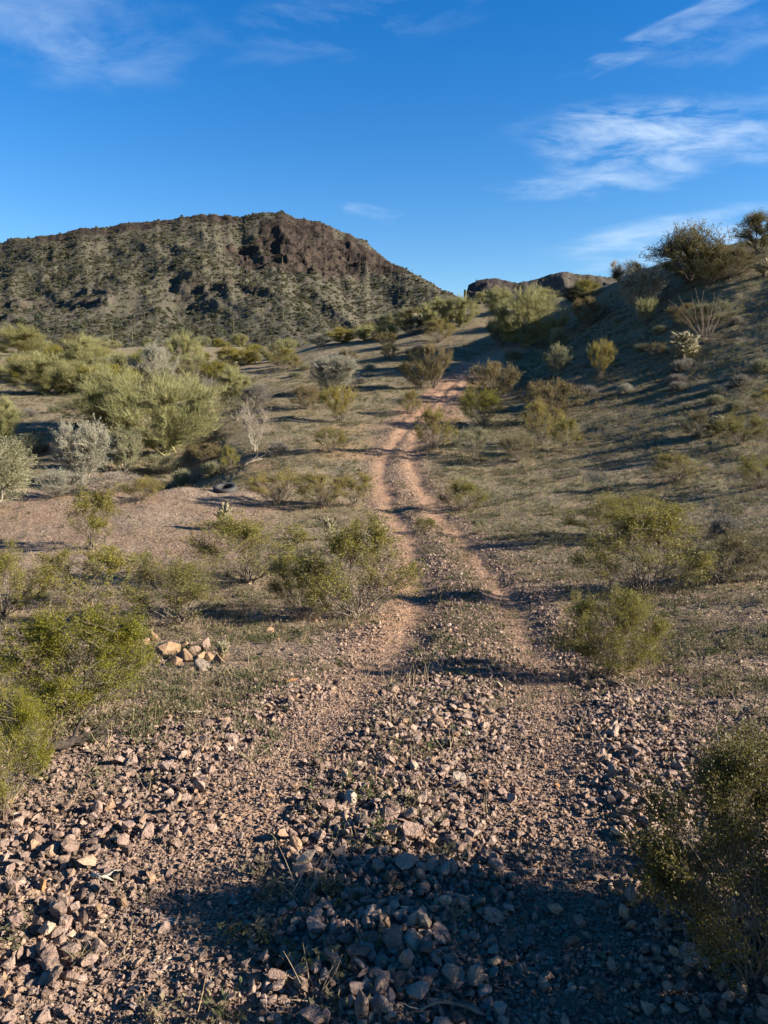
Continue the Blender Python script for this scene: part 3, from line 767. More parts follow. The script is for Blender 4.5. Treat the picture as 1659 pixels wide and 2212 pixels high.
# colour of foliage by name (albedo)
TINT = {
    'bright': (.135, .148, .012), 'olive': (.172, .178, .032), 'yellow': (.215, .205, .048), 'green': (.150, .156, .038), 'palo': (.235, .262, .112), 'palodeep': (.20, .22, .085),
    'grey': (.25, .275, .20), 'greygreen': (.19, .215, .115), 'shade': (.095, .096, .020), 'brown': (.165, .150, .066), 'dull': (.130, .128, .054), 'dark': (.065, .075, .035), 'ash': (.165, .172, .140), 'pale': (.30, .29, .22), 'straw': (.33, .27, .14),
}
CROWN_NAME = {'creosote': 'foliage', 'creosote_near': 'foliage', 'creosote_loose': 'foliage', 'creosote_sparse': 'foliage', 'brush': 'foliage', 'upright_shrub': 'foliage', 'dome': 'foliage'}
NAMES = {'creosote': ('creosote_bush', 'bush'), 'creosote_near': ('creosote_bush', 'bush'), 'creosote_loose': ('creosote_bush', 'bush'), 'creosote_sparse': ('creosote_bush', 'bush'), 'brush': ('desert_shrub', 'shrub'),
         'upright_shrub': ('desert_shrub', 'shrub'), 'palo_verde': ('palo_verde_tree', 'tree'), 'grey_tree': ('ironwood_tree', 'tree'), 'dark_tree': ('mesquite_tree', 'tree'), 'bare_tree': ('leafless_tree', 'tree'),
         'dome': ('brittlebush', 'shrub'), 'ocotillo': ('ocotillo', 'ocotillo'), 'cholla': ('cholla_cactus', 'cactus')}
_used = {}
FEET = []
_prand = random.Random(5)
def plant(kind, loc, W, H, tint, label, group=None, rz=None, var=None, rough=True, name=None, cat=None):
    protos = PLANTS[kind]; k = _used.get(kind, 0); _used[kind] = k + 1
    wood, crown = protos[(k if var is None else var) % len(protos)]
    nm, ct = NAMES[kind]
    root = bpy.data.objects.new(name or nm, None); COL.objects.link(root); root.location = loc; root.empty_display_size = .1
    FEET.append((loc[0], loc[1], W))
    root.rotation_euler = (0, 0, _prand.uniform(0, 6.28) if rz is None else rz); root.scale = (W, W * _prand.uniform(.9, 1.05), H)
    tag(root, label, cat or ct, group)
    tree = ct == 'tree'
    if wood: put('trunk' if tree else ('stem' if kind not in ('ocotillo',) else 'cane'), wood, root)
    if crown:
        c = put('crown' if tree else ('joint' if kind == 'cholla' else 'foliage'), crown, root)
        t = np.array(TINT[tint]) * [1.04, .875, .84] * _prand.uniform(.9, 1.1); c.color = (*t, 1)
    return root

G_C = "creosote bushes on the gravel flat"
G_T = "palo verde trees along the wash"
G_S = "shrubs dotted over the hillside"
G_D = "small grey domed shrubs on the slope"
def shrub(kind, ix, iy, wpx, hpx, tint, label, group=None, **kw):
    p = at(ix, iy); d = p.y * math.cos(PITCH) + (CAM_H - p.z) * math.sin(PITCH)
    p.z -= .02
    return plant(kind, p, (1.12 if kind.startswith(('creosote', 'brush')) else 1.04) * (1.1 if group == G_S else 1) * wpx * d / FPX, (1.12 if group == G_S else 1) * hpx * d / FPX, tint, label, group, **kw)

SHRUBS = [
    # ---- creosote by the track and on the flat
    ('creosote_near', 180, 1545, 318, 225, 'bright', "dense bright yellow-green creosote bush left of the rock pile", G_C),
    ('creosote_near', -10, 1760, 215, 280, 'bright', "creosote bush cut by the left edge, next to the dark fallen branch", G_C),
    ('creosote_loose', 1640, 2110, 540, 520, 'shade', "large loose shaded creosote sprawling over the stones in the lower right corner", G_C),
    ('creosote_loose', 1322, 1458, 218, 185, 'olive', "compact creosote bush standing alone on the right edge of the stony track", G_C),
    ('creosote', 1385, 1283, 250, 180, 'olive', "tall creosote with bare dark base just behind the lone trackside bush", G_C),
    ('creosote', 1345, 1165, 230, 100, 'olive', "creosote bush behind the tall dark-based creosote right of the track", G_C),
    ('creosote', 1565, 1258, 190, 110, 'dull', "low dark creosote in front of the round grey dead shrub", G_C),
    ('creosote', 1680, 1245, 130, 100, 'dull', "creosote cut by the right edge, beside the low dark creosote", G_C),
    ('creosote', 770, 1335, 262, 200, 'olive', "biggest creosote touching the left rut, with bare spreading stems", G_C),
    ('creosote', 655, 1338, 130, 150, 'olive', "creosote bush crowding the left side of the biggest trackside creosote", G_C),
    ('creosote', 540, 1258, 250, 135, 'olive', "wide airy creosote behind the rock pile with a cholla tip showing above", G_C),
    ('creosote', 385, 1352, 220, 150, 'green', "dark-stemmed creosote right behind the rock pile", G_C),
    ('creosote_sparse', 185, 1310, 220, 125, 'olive', "open creosote bush behind the dense bright bush of the rock pile", G_C),
    ('creosote', 5, 1335, 160, 150, 'olive', "creosote cut by the left edge, behind the dense bright bush", G_C),
    ('creosote_sparse', 200, 1185, 140, 125, 'olive', "v-shaped creosote alone on the pinkish gravel flat", G_C),
    ('creosote', 600, 1092, 120, 75, 'yellow', "leftmost of three yellowish creosote bushes in a row before the wash", G_C),
    ('creosote', 692, 1098, 100, 75, 'yellow', "middle one of three yellowish creosote bushes in a row before the wash", G_C),
    ('creosote_sparse', 767, 1095, 85, 70, 'yellow', "sparse creosote nearest the left rut in the row of three", G_C),
    ('creosote', 308, 1082, 85, 50, 'yellow', "yellow-green creosote at the end of the red bank left of the tyre", G_C),
    ('creosote', 1002, 1105, 98, 62, 'olive', "rounded creosote where the right rut begins to climb", G_C),
    ('creosote', 918, 1150, 46, 30, 'bright', "tiny dense bright bush growing between the two ruts", G_C),
    ('creosote_sparse', 1035, 1155, 55, 35, 'greygreen', "wispy little plant right of the tiny bright bush between the ruts", G_C),
    ('creosote', 1458, 1045, 100, 60, 'yellow', "yellowish creosote alone on the open slope, above the grey dead shrub", G_C),
    ('creosote', 1645, 1052, 100, 70, 'olive', "creosote near the right edge, level with the lone yellowish one", G_C),
    # ---- beside the climbing track
    ('creosote', 935, 975, 80, 78, 'yellow', "yellow-green bush at the inside of the track bend", G_S),
    ('creosote_sparse', 1022, 988, 70, 58, 'greygreen', "thin creosote right of the bush at the track bend", G_S),
    ('creosote', 1122, 1000, 72, 58, 'dull', "dark low creosote with long shadow, downhill of the twin bushes", G_S),
    ('creosote', 1168, 965, 80, 80, 'yellow', "left and taller one of the twin bushes on the green slope", G_S),
    ('creosote_sparse', 1222, 972, 60, 62, 'olive', "right and thinner one of the twin bushes on the green slope", G_S),
    ('creosote', 1042, 918, 92, 72, 'bright', "bright yellow-green mound of creosote below the big brownish shrub", G_S),
    ('brush', 1070, 864, 95, 72, 'brown', "big brownish shrub on the right bank of the upper track", G_S),
    ('brush', 1190, 905, 120, 66, 'brown', "wide grey-brown shrub above the twin bushes", G_S),
    ('creosote', 887, 892, 50, 42, 'yellow', "small round yellow bush on the left bank of the upper track", G_S),
    ('upright_shrub', 938, 838, 64, 80, 'brown', "upright brownish shrub on the left bank of the upper track", G_S),
    ('brush', 905, 838, 75, 55, 'dull', "dull twiggy shrub leaning against the upright brownish one", G_S),
    ('upright_shrub', 735, 908, 85, 66, 'yellow', "pale yellowish shrub in front of the silvery tree on the slope", G_S),
    ('grey_tree', 722, 850, 110, 72, 'grey', "silvery grey small tree on the dark slope left of the track", G_S),
    ('creosote', 716, 977, 52, 52, 'olive', "small creosote halfway between the wash and the left rut", G_S),
    ('brush', 662, 885, 56, 44, 'brown', "brown low shrub left of the pale yellowish one", G_S),
    ('upright_shrub', 1205, 770, 62, 50, 'greygreen', "grey-green shrub just right of the track's top", G_S),
    ('grey_tree', 1203, 815, 56, 60, 'greygreen', "lower grey-green shrub below the track's top", G_S),
    ('upright_shrub', 1295, 818, 60, 68, 'yellow', "dry yellowish shrub alone in the middle of the shaded hillside", G_S),
    ('grey_tree', 1385, 680, 105, 85, 'grey', "pale grey-green shrub catching the sun below the dark skyline bush", G_S),
    ('upright_shrub', 1395, 703, 60, 48, 'palo', "yellowish lower bush at the foot of the pale grey-green shrub", G_S),
    ('brush', 1272, 703, 66, 55, 'brown', "brown thin shrub on the hillside left of the pale grey-green shrub", G_S),
    ('dark_tree', 1490, 608, 150, 108, 'dull', "large dark mesquite on the brow of the hill", G_S),
    ('brush', 1578, 598, 95, 52, 'dull', "low spreading bush to the right of the large dark mesquite", G_S),
    ('brush', 1530, 612, 70, 48, 'dull', "bushy growth at the right foot of the large dark mesquite", G_S),
    ('dark_tree', 1636, 548, 95, 70, 'dull', "open-branched tree on the skyline at the right edge", G_S),
    ('dark_tree', 1356, 622, 66, 48, 'dark', "darkest bush on the skyline left of the large mesquite", G_S),
    ('bare_tree', 1335, 625, 42, 52, 'pale', "pale bare twigs sticking up beside the darkest skyline bush", G_S),
    ('brush', 1262, 650, 58, 40, 'olive', "rounded bush on the saddle in front of the far hill", G_S),
    ('dark_tree', 1245, 662, 60, 35, 'dark', "dark low bush below the rounded one on the saddle", G_S),
    ('palo_verde', 1138, 750, 160, 118, 'palo', "big palo verde at the top of the track", G_T),
    ('brush', 1083, 745, 60, 50, 'dull', "dark bush at the left foot of the palo verde at the track's top", G_S),
    ('palo_verde', 945, 715, 85, 66, 'palo', "left one of the pair of palo verdes under the ridge saguaro", G_T),
    ('palo_verde', 998, 705, 80, 62, 'palo', "right one of the pair of palo verdes under the ridge saguaro", G_T),
    ('palo_verde', 1075, 680, 85, 55, 'palo', "palo verde on the saddle behind the one at the track's top", G_T),
    ('palo_verde', 1165, 672, 80, 48, 'palo', "palo verde peeping over the big one at the track's top", G_T),
    ('creosote', 950, 740, 62, 42, 'yellow', "yellowish bush below the pair of palo verdes", G_S),
    ('brush', 893, 722, 55, 30, 'dark', "dark bush on the ridge left of the pair of palo verdes", G_S),
    ('palo_verde', 838, 730, 58, 28, 'palo', "first bush right to left in the row along the low crest", G_T),
    ('palo_verde', 790, 735, 66, 32, 'palo', "second bush right to left in the row along the low crest", G_T),
    ('palo_verde', 738, 742, 70, 32, 'yellow', "third bush right to left in the row along the low crest", G_T),
    ('grey_tree', 690, 752, 55, 28, 'grey', "greyish bush at the left end of the row along the low crest", G_T),
    ('brush', 835, 752, 50, 30, 'dull', "dull bush just below the row along the low crest", G_S),
    ('brush', 750, 785, 40, 24, 'brown', "small brown bush on the slope behind the silvery tree", G_S),
    ('upright_shrub', 618, 778, 52, 38, 'palo', "bright tuft-like bush at the foot of the mountain", G_S),
    ('creosote', 600, 790, 50, 24, 'olive', "olive low bush before the tuft-like one at the mountain's foot", G_S),
    ('brush', 895, 778, 36, 26, 'dark', "dark little bush above the upright brownish shrub", G_S),
    ('brush', 842, 775, 40, 24, 'dull', "little dull bush on the crest slope beside the dark little one", G_S),
    ('creosote', 1505, 945, 66, 46, 'dull', "dull bush just left of the pale cholla on the slope", G_S),
    ('creosote', 1595, 962, 90, 62, 'olive', "olive bush right of the pale cholla on the slope", G_S),
    ('creosote', 1650, 890, 50, 40, 'yellow', "yellowish bush cut by the right edge above the olive one", G_S),
    ('brush', 1480, 705, 66, 42, 'brown', "brownish brush behind the ocotillo", G_S),
    ('brush', 1545, 700, 90, 40, 'greygreen', "grey-green low brush uphill right of the ocotillo", G_S),
    ('creosote', 1415, 770, 46, 26, 'dull', "dull small bush left of the pale cholla under the ocotillo", G_S),
    # ---- the wash on the left
    ('palo_verde', 352, 985, 235, 175, 'palo', "largest palo verde, rounded and full, in the wash", G_T),
    ('palo_verde', 240, 935, 210, 130, 'palo', "palo verde behind the left shoulder of the largest one", G_T),
    ('grey_tree', 180, 1045, 135, 135, 'grey', "silvery ironwood with pale branches at the edge of the wash", G_T),
    ('grey_tree', 272, 1020, 80, 98, 'greygreen', "slender grey-green sapling between the silvery ironwood and the largest palo verde", G_T),
    ('grey_tree', -15, 1115, 200, 170, 'greygreen', "dense grey-green tree cut by the left edge", G_T),
    ('palo_verde', 10, 955, 80, 90, 'palo', "yellow-green tree cut by the left edge, behind the dense grey-green one", G_T),
    ('brush', 60, 985, 70, 50, 'greygreen', "low greyish brush at the wash edge behind the left-edge trees", G_T),
    ('palo_verde', 110, 852, 190, 85, 'palo', "wide low palo verde on the plain left of the wash", G_T),
    ('palo_verde', 50, 770, 140, 62, 'palodeep', "far palo verde at the left under the mountain", G_T),
    ('palo_verde', 180, 812, 110, 84, 'palo', "tall yellow-green tree right of the wide low palo verde", G_T),
    ('grey_tree', 335, 845, 100, 100, 'grey', "grey ironwood rising behind the largest palo verde", G_T),
    ('palo_verde', 405, 815, 80, 92, 'palo', "narrow palo verde behind the grey ironwood", G_T),
    ('bare_tree', 440, 870, 75, 65, 'ash', "ashen half-dead tree right of the grey ironwood", G_T),
    ('palo_verde', 503, 872, 85, 78, 'palo', "rounded palo verde on the far right bank of the wash", G_T),
    ('bare_tree', 510, 905, 80, 50, 'dark', "tangle of dark dead branches in the shade of the wash", G_T),
    ('brush', 560, 885, 70, 48, 'ash', "ashen dry brush on the right bank of the wash", G_T),
    ('bare_tree', 552, 982, 92, 105, 'pale', "pale thorny leafless tree standing at the mouth of the wash", G_T),
    ('creosote', 495, 1022, 55, 52, 'olive', "olive creosote left of the pale thorny tree", G_C),
    ('brush', 445, 1002, 70, 40, 'brown', "brownish brush under the right side of the largest palo verde", G_T),
    ('brush', 345, 1022, 75, 40, 'greygreen', "grey-green low brush under the largest palo verde", G_T),
    ('brush', 240, 1070, 110, 48, 'pale', "pale dry brush at the foot of the silvery ironwood", G_T),
    ('brush', 130, 1075, 110, 58, 'grey', "grey brush between the dense left-edge tree and the silvery ironwood", G_T),
    ('dome', 395, 1050, 42, 34, 'greygreen', "grey-green rounded shrub at the end of the red bank", G_D),
    ('dome', 458, 1030, 46, 28, 'greygreen', "flat grey-green rounded shrub under the olive creosote of the wash", G_D),
    ('dome', 600, 980, 44, 26, 'ash', "ashen rounded shrub right of the pale thorny tree", G_D),
    ('dome', 1567, 1160, 66, 42, 'ash', "round grey dead shrub behind the low dark creosote on the right", G_D),
]
for s_ in SHRUBS:
    shrub(*s_)
shrub('ocotillo', 1522, 744, 105, 105, 'dull', "ocotillo with long thin wands on the hillside", None)
shrub('cholla', 1475, 780, 66, 54, 'pale', "pale-jointed cholla just below the ocotillo", "cholla cacti")
shrub('cholla', 1552, 940, 46, 38, 'pale', "pale cholla between two dull bushes on the slope", "cholla cacti")
shrub('cholla', 480, 1420, 28, 42, 'pale', "little straw-coloured cholla at the right end of the rock pile", "cholla cacti")
shrub('cholla', 482, 1145, 26, 56, 'pale', "cholla whose white tip shows above the wide airy creosote", "cholla cacti")
shrub('cholla', 710, 1168, 20, 50, 'pale', "thin cholla whose white tip shows above the biggest creosote", "cholla cacti")
shrub('cholla', 1650, 600, 36, 36, 'pale', "cholla at the right edge on the brow of the hill", "cholla cacti")
shrub('cholla', 905, 705, 24, 26, 'pale', "far cholla on the ridge left of the pair of palo verdes", "cholla cacti")

# out of frame on the right: the bushes whose long shadows lie over the near stones
for x, y, w, h, lb in ((2.65, 1.68, 1.35, 1.3, "creosote just out of view on the right, shading the near stones"), (3.9, 1.15, 1.5, 1.65, "tall creosote out of view behind the first one at the right"), (2.9, .9, 1.2, 1.0, "smaller creosote out of view beside the sprawling one")):
    plant('creosote_sparse', Vector((x, y, ground_z(x, y) - .03)), w, h, 'olive', lb, G_C)

# small domed shrubs over the slopes
for ix, iy, w, h in ((1270, 857, 44, 20), (1350, 853, 36, 20), (1462, 825, 40, 18), (1465, 842, 36, 18), (1470, 800, 44, 22), (1485, 790, 30, 16), (1600, 830, 42, 22), (1550, 846, 34, 16), (1545, 873, 38, 18), (1588, 888, 40, 20), (1642, 800, 44, 24), (1385, 760, 34, 16), (1425, 720, 30, 16), (1108, 780, 36, 18), (1590, 700, 30, 15), (905, 760, 30, 14), (1335, 700, 26, 13), (930, 760, 26, 12), (560, 845, 30, 15), (800, 800, 26, 12), (745, 815, 26, 12), (660, 800, 26, 10), (640, 812, 26, 10), (700, 870, 26, 12), (780, 830, 26, 12), (60, 900, 44, 18), (120, 890, 30, 14), (40, 1000, 46, 22), (90, 975, 40, 18)):
    shrub('dome', ix, iy, w, h, _prand.choice(['ash', 'ash', 'greygreen', 'grey']), "small ash-grey domed shrub, one of many sprinkled over the slopes", "ash-grey domes sprinkled over the slopes")

# the flat between the wash and the mountain, and the far crest: scattered bushes
rng = np.random.default_rng(77); n = 0
while n < 70:
    d = rng.uniform(105, 225); a = rng.uniform(R(-29), R(2)) if n < 52 else rng.uniform(R(-2), R(9))
    x, y = d * math.sin(a), d * math.cos(a)
    k = rng.choice(['palo_verde', 'brush', 'creosote', 'grey_tree'], p=[.35, .3, .25, .1]); sc = {'palo_verde': 3.2, 'brush': 1.8, 'creosote': 1.9, 'grey_tree': 2.8}[k] * rng.uniform(.7, 1.25)
    plant(k, Vector((x, y, ground_z(x, y) - .05)), sc * 1.2, sc * .8, str(rng.choice(['palo', 'palodeep', 'olive', 'greygreen', 'dull'])), "one of the bushes scattered over the plain at the mountain's foot", "bushes at the mountain's foot")
    n += 1

rng = np.random.default_rng(78)
for k in range(44):
    ix = rng.uniform(-30, 640); iy = rng.uniform(762, 862) if ix < 480 else rng.uniform(762, 800)
    kd = str(rng.choice(['palo_verde', 'brush', 'creosote', 'grey_tree'], p=[.4, .3, .2, .1])); w = rng.uniform(.6, 1.2) * (iy - 700) * .62
    shrub(kd, ix, iy, w, w * rng.uniform(.5, .75), str(rng.choice(['palo', 'palo', 'olive', 'greygreen', 'yellow'])), "one of the bushes thick over the plain beyond the wash", "bushes over the plain beyond the wash")
# ------------------------------------------------------------------ saguaros
def saguaro(loc, H, var, label, group="saguaros on the mountain"):
    t, arms = SAG_ME[var % len(SAG_ME)]
    r = bpy.data.objects.new("saguaro", None); COL.objects.link(r); r.location = loc; s = H / 6.0; r.scale = (s, s, s); r.rotation_euler = (0, 0, _prand.uniform(0, 6))
    tag(r, label, "cactus", group); put("trunk", t, r)
    for a in arms: put("arm", a, r)
    return r
x, y = 150 * math.tan(px_az(1003)), 150.0
_top = ray(1003, 625); _top = CAM_H + _top[2] / _top[1] * 150; _g = ground_z(x, y) - .1
saguaro(Vector((x, y, _g)), _top - _g, 0, "armless saguaro on the saddle, alone against the sky", None)
sag_px = [(285, 742), (245, 710), (480, 720), (503, 722), (565, 690), (610, 690), (655, 668), (660, 640), (735, 672), (450, 655), (575, 655), (845, 600), (870, 590), (890, 588), (905, 612), (925, 625), (790, 640), (700, 650), (750, 700), (310, 690), (350, 650), (400, 620), (520, 600), (140, 610), (265, 600), (330, 580), (610, 575), (820, 660), (560, 740), (240, 735), (930, 660), (860, 640), (440, 560), (195, 560), (90, 580)]
for k, (ix, iy) in enumerate(sag_px):
    p, i, j = mountain_point("mountain", ix, iy)
    saguaro(p - Vector((0, 0, .4)), _prand.uniform(2.6, 4.8), _prand.choice([0, 0, 1, 2]), "slim saguaro standing among the scrub of the mountain slope")

# ------------------------------------------------------------------ scrub of the mountain: the nearest as things, the rest a mass
def scrub_mesh(seed, n=190):
    rng = np.random.default_rng(seed)
    D = norm(rng.normal(0, 1, (n, 3))); D[:, 2] = np.abs(D[:, 2])
    P = D * rng.uniform(.45, 1, (n, 1)) ** .5 * np.array([.5, .5, .8]) * (1 + .35 * perlin(D[:, 0] * 2, D[:, 1] * 2, seed))[:, None]
    V, q = leaves(rng, P, .22, .8, .9)
    return mesh_from("hillside_bush", V, q, None, False, M_TWIG)
SCRUB = [scrub_mesh(s) for s in (91, 92, 93, 94)]

_leafm = {}
def gn_scatter(name, P, rot, scl, vid, variants, label=None, color=None):
    """ONE object: variants set on its points"""
    me = bpy.data.meshes.new(name); me.vertices.add(len(P)); me.vertices.foreach_set('co', np.ascontiguousarray(P, np.float32).ravel())
    a = me.attributes.new('rot', 'FLOAT_VECTOR', 'POINT'); a.data.foreach_set('vector', np.ascontiguousarray(rot, np.float32).ravel())
    a = me.attributes.new('scl', 'FLOAT_VECTOR', 'POINT'); a.data.foreach_set('vector', np.ascontiguousarray(scl, np.float32).ravel())
    a = me.attributes.new('vid', 'INT', 'POINT'); a.data.foreach_set('value', np.ascontiguousarray(vid, np.int32))
    o = put(name, me); tag(o, label, None, None, 'stuff')
    src = bpy.data.collections.new(name + "_kinds")
    for k, (vm, colr) in enumerate(variants):
        if colr != (1, 1, 1):
            vm = vm.copy(); vm.materials.clear(); vm.materials.append(_leafm.setdefault(colr, None) or _leafm.__setitem__(colr, leaf_material("herb_leaf", .12, .65, .3, colr)) or _leafm[colr])
        ob = bpy.data.objects.new("%s_kind_%02d" % (name, k), vm); ob.color = (*colr, 1); src.objects.link(ob)
    ng = bpy.data.node_groups.new(name + "_scatter", 'GeometryNodeTree')
    ng.interface.new_socket('Geometry', in_out='INPUT', socket_type='NodeSocketGeometry'); ng.interface.new_socket('Geometry', in_out='OUTPUT', socket_type='NodeSocketGeometry')
    N = ng.nodes.new; L = ng.links.new
    gi = N('NodeGroupInput'); go = N('NodeGroupOutput'); ci = N('GeometryNodeCollectionInfo'); ci.inputs['Collection'].default_value = src
    ci.inputs['Separate Children'].default_value = True; ci.inputs['Reset Children'].default_value = True
    ip = N('GeometryNodeInstanceOnPoints'); ip.inputs['Pick Instance'].default_value = True
    def na(nm, t):
        q = N('GeometryNodeInputNamedAttribute'); q.data_type = t; q.inputs['Name'].default_value = nm
        return [s for s in q.outputs if s.enabled and s.name == 'Attribute'][0]
    e2r = N('FunctionNodeEulerToRotation'); L(na('rot', 'FLOAT_VECTOR'), e2r.inputs[0])
    L(gi.outputs[0], ip.inputs['Points']); L(ci.outputs[0], ip.inputs['Instance']); L(na('vid', 'INT'), ip.inputs['Instance Index']); L(e2r.outputs[0], ip.inputs['Rotation']); L(na('scl', 'FLOAT_VECTOR'), ip.inputs['Scale'])
    L(ip.outputs[0], go.inputs[0])
    md = o.modifiers.new("scatter", 'NODES'); md.node_group = ng
    return o

def mountain_scrub():
    rng = np.random.default_rng(99)
    A, t, X, Y, Z, cl = MOUNTAIN["mountain"]
    n = 46000
    ti = rng.uniform(0, 1.02, n) ** .72; fi = (ti - t[0]) / (t[-1] - t[0]) * (len(t) - 1); fj = rng.uniform(0, len(A) - 1.001, n)
    i = fi.astype(int); j = fj.astype(int); u = fi - i; v = fj - j
    def bl(M): return (M[i, j] * (1 - u) * (1 - v) + M[i + 1, j] * u * (1 - v) + M[i, j + 1] * (1 - u) * v + M[i + 1, j + 1] * u * v)
    P = np.stack([bl(X), bl(Y), bl(Z)], 1); c = bl(cl)
    keep = (rng.uniform(0, 1, n) > c * .85) & (rng.uniform(0, 1, n) < .45 + .65 * smooth(-.2, .3, fbm(P[:, 0] / 60, P[:, 1] / 60, 3, 5)))
    P = P[keep]; n = len(P)
    s = np.clip(rng.lognormal(-.42, .45, n), .3, 2.0)
    az = np.arctan2(P[:, 0], P[:, 1]); show = (np.abs(az) < R(26.6)) & (az < px_az(1000))
    app = np.where(show, s / np.hypot(P[:, 0], P[:, 1]), 0)
    big = np.argsort(-app)[:200]; rest = np.setdiff1d(np.arange(n), big)
    tints = [(.074, .082, .042), (.086, .090, .056), (.092, .094, .066), (.064, .072, .038)]
    for k in big:
        o = put("hillside_bush", SCRUB[int(rng.integers(4))], None, Vector(P[k]) - Vector((0, 0, .1)), (0, 0, rng.uniform(0, 6)), (s[k] * 1.25, s[k] * 1.25, s[k]))
        o.color = (*tints[int(rng.integers(4))], 1)
        tag(o, "olive green bush dotted over the mountain's slope", "bush", "bushes dotted over the mountain")
    m = len(rest); rot = np.zeros((m, 3)); rot[:, 2] = rng.uniform(0, 6.28, m); sc = np.stack([s[rest] * 1.25, s[rest] * 1.25, s[rest]], 1)
    gn_scatter("mountain_scrub", P[rest] - [0, 0, .1], rot, sc, rng.integers(0, 16, m), [(SCRUB[q % 4], tints[q // 4]) for q in range(16)])
    # the hill beyond
    A, t, X, Y, Z, cl = MOUNTAIN["distant_hill"]
    n = 1500; i = ((rng.uniform(0, 1.02, n) - t[0]) / (t[-1] - t[0]) * (len(t) - 1)).astype(int); j = rng.integers(0, len(A), n)
    P = np.stack([X[i, j], Y[i, j], Z[i, j]], 1); s = rng.uniform(1.2, 2.6, n); rot = np.zeros((n, 3)); rot[:, 2] = rng.uniform(0, 6, n)
    gn_scatter("distant_scrub", P, rot, np.stack([s, s, s * .8], 1), rng.integers(0, 4, n), [(SCRUB[q], (.062, .062, .046)) for q in range(4)])
mountain_scrub()

# ------------------------------------------------------------------ stones
def stone_mesh(seed, flat=.62, pts=15, size=1.0, jag=.0, mat=None):
    rng = np.random.default_rng(seed); bm = bmesh.new()
    P = norm(rng.normal(0, 1, (pts, 3))) * rng.uniform(.72, 1, (pts, 1)) * np.array([.5, .5 * rng.uniform(.6, .9), .5 * flat * rng.uniform(.75, 1.1)])
    # cut corners make flat broken faces
    for k in range(3):
        nrm = norm(rng.normal(0, 1, 3)); d = P @ nrm; lim = d.max() * rng.uniform(.55, .8); P = P - np.maximum(d - lim, 0)[:, None] * nrm
    for p in P: bm.verts.new(Vector(p) * size)
    r = bmesh.ops.convex_hull(bm, input=bm.verts)
    bmesh.ops.delete(bm, geom=[g for g in r['geom_interior'] if isinstance(g, bmesh.types.BMVert)], context='VERTS')
    bmesh.ops.dissolve_limit(bm, angle_limit=R(9), verts=bm.verts, edges=bm.edges)
    if jag:
        bmesh.ops.bevel(bm, geom=list(bm.edges), offset=.018 * size, segments=1, affect='EDGES', clamp_overlap=True)
    bm.normal_update()
    me = bpy.data.meshes.new("stone"); bm.to_mesh(me); bm.free(); me.materials.append(mat or M_STONE)
    return me
STONES = [stone_mesh(200 + k, rngf) for k, rngf in enumerate((.6, .75, .5, .85, .65, .45, .7, .8, .55, .62, .9, .4))]
STONES_HI = [stone_mesh(230 + k, f, 18, 1.0, 1) for k, f in enumerate((.6, .75, .5, .85, .65, .45, .7, .8, .55, .62, .9, .4, .7, .6))]

def scatter_polar(rng, dens, r0, r1, p, az0, az1, rflat):
    """points with density dens/m2 up to rflat, then falling with distance"""
    rs = np.linspace(r0, r1, 4000); w = rs * dens * np.where(rs < rflat, 1, (rflat / rs) ** p)
    cdf = np.cumsum(w) * (rs[1] - rs[0]); tot = cdf[-1] * (az1 - az0)
    n = int(tot); r = np.interp(rng.uniform(0, cdf[-1], n), cdf, rs); a = rng.uniform(az0, az1, n)
    return r * np.sin(a), r * np.cos(a), r, a

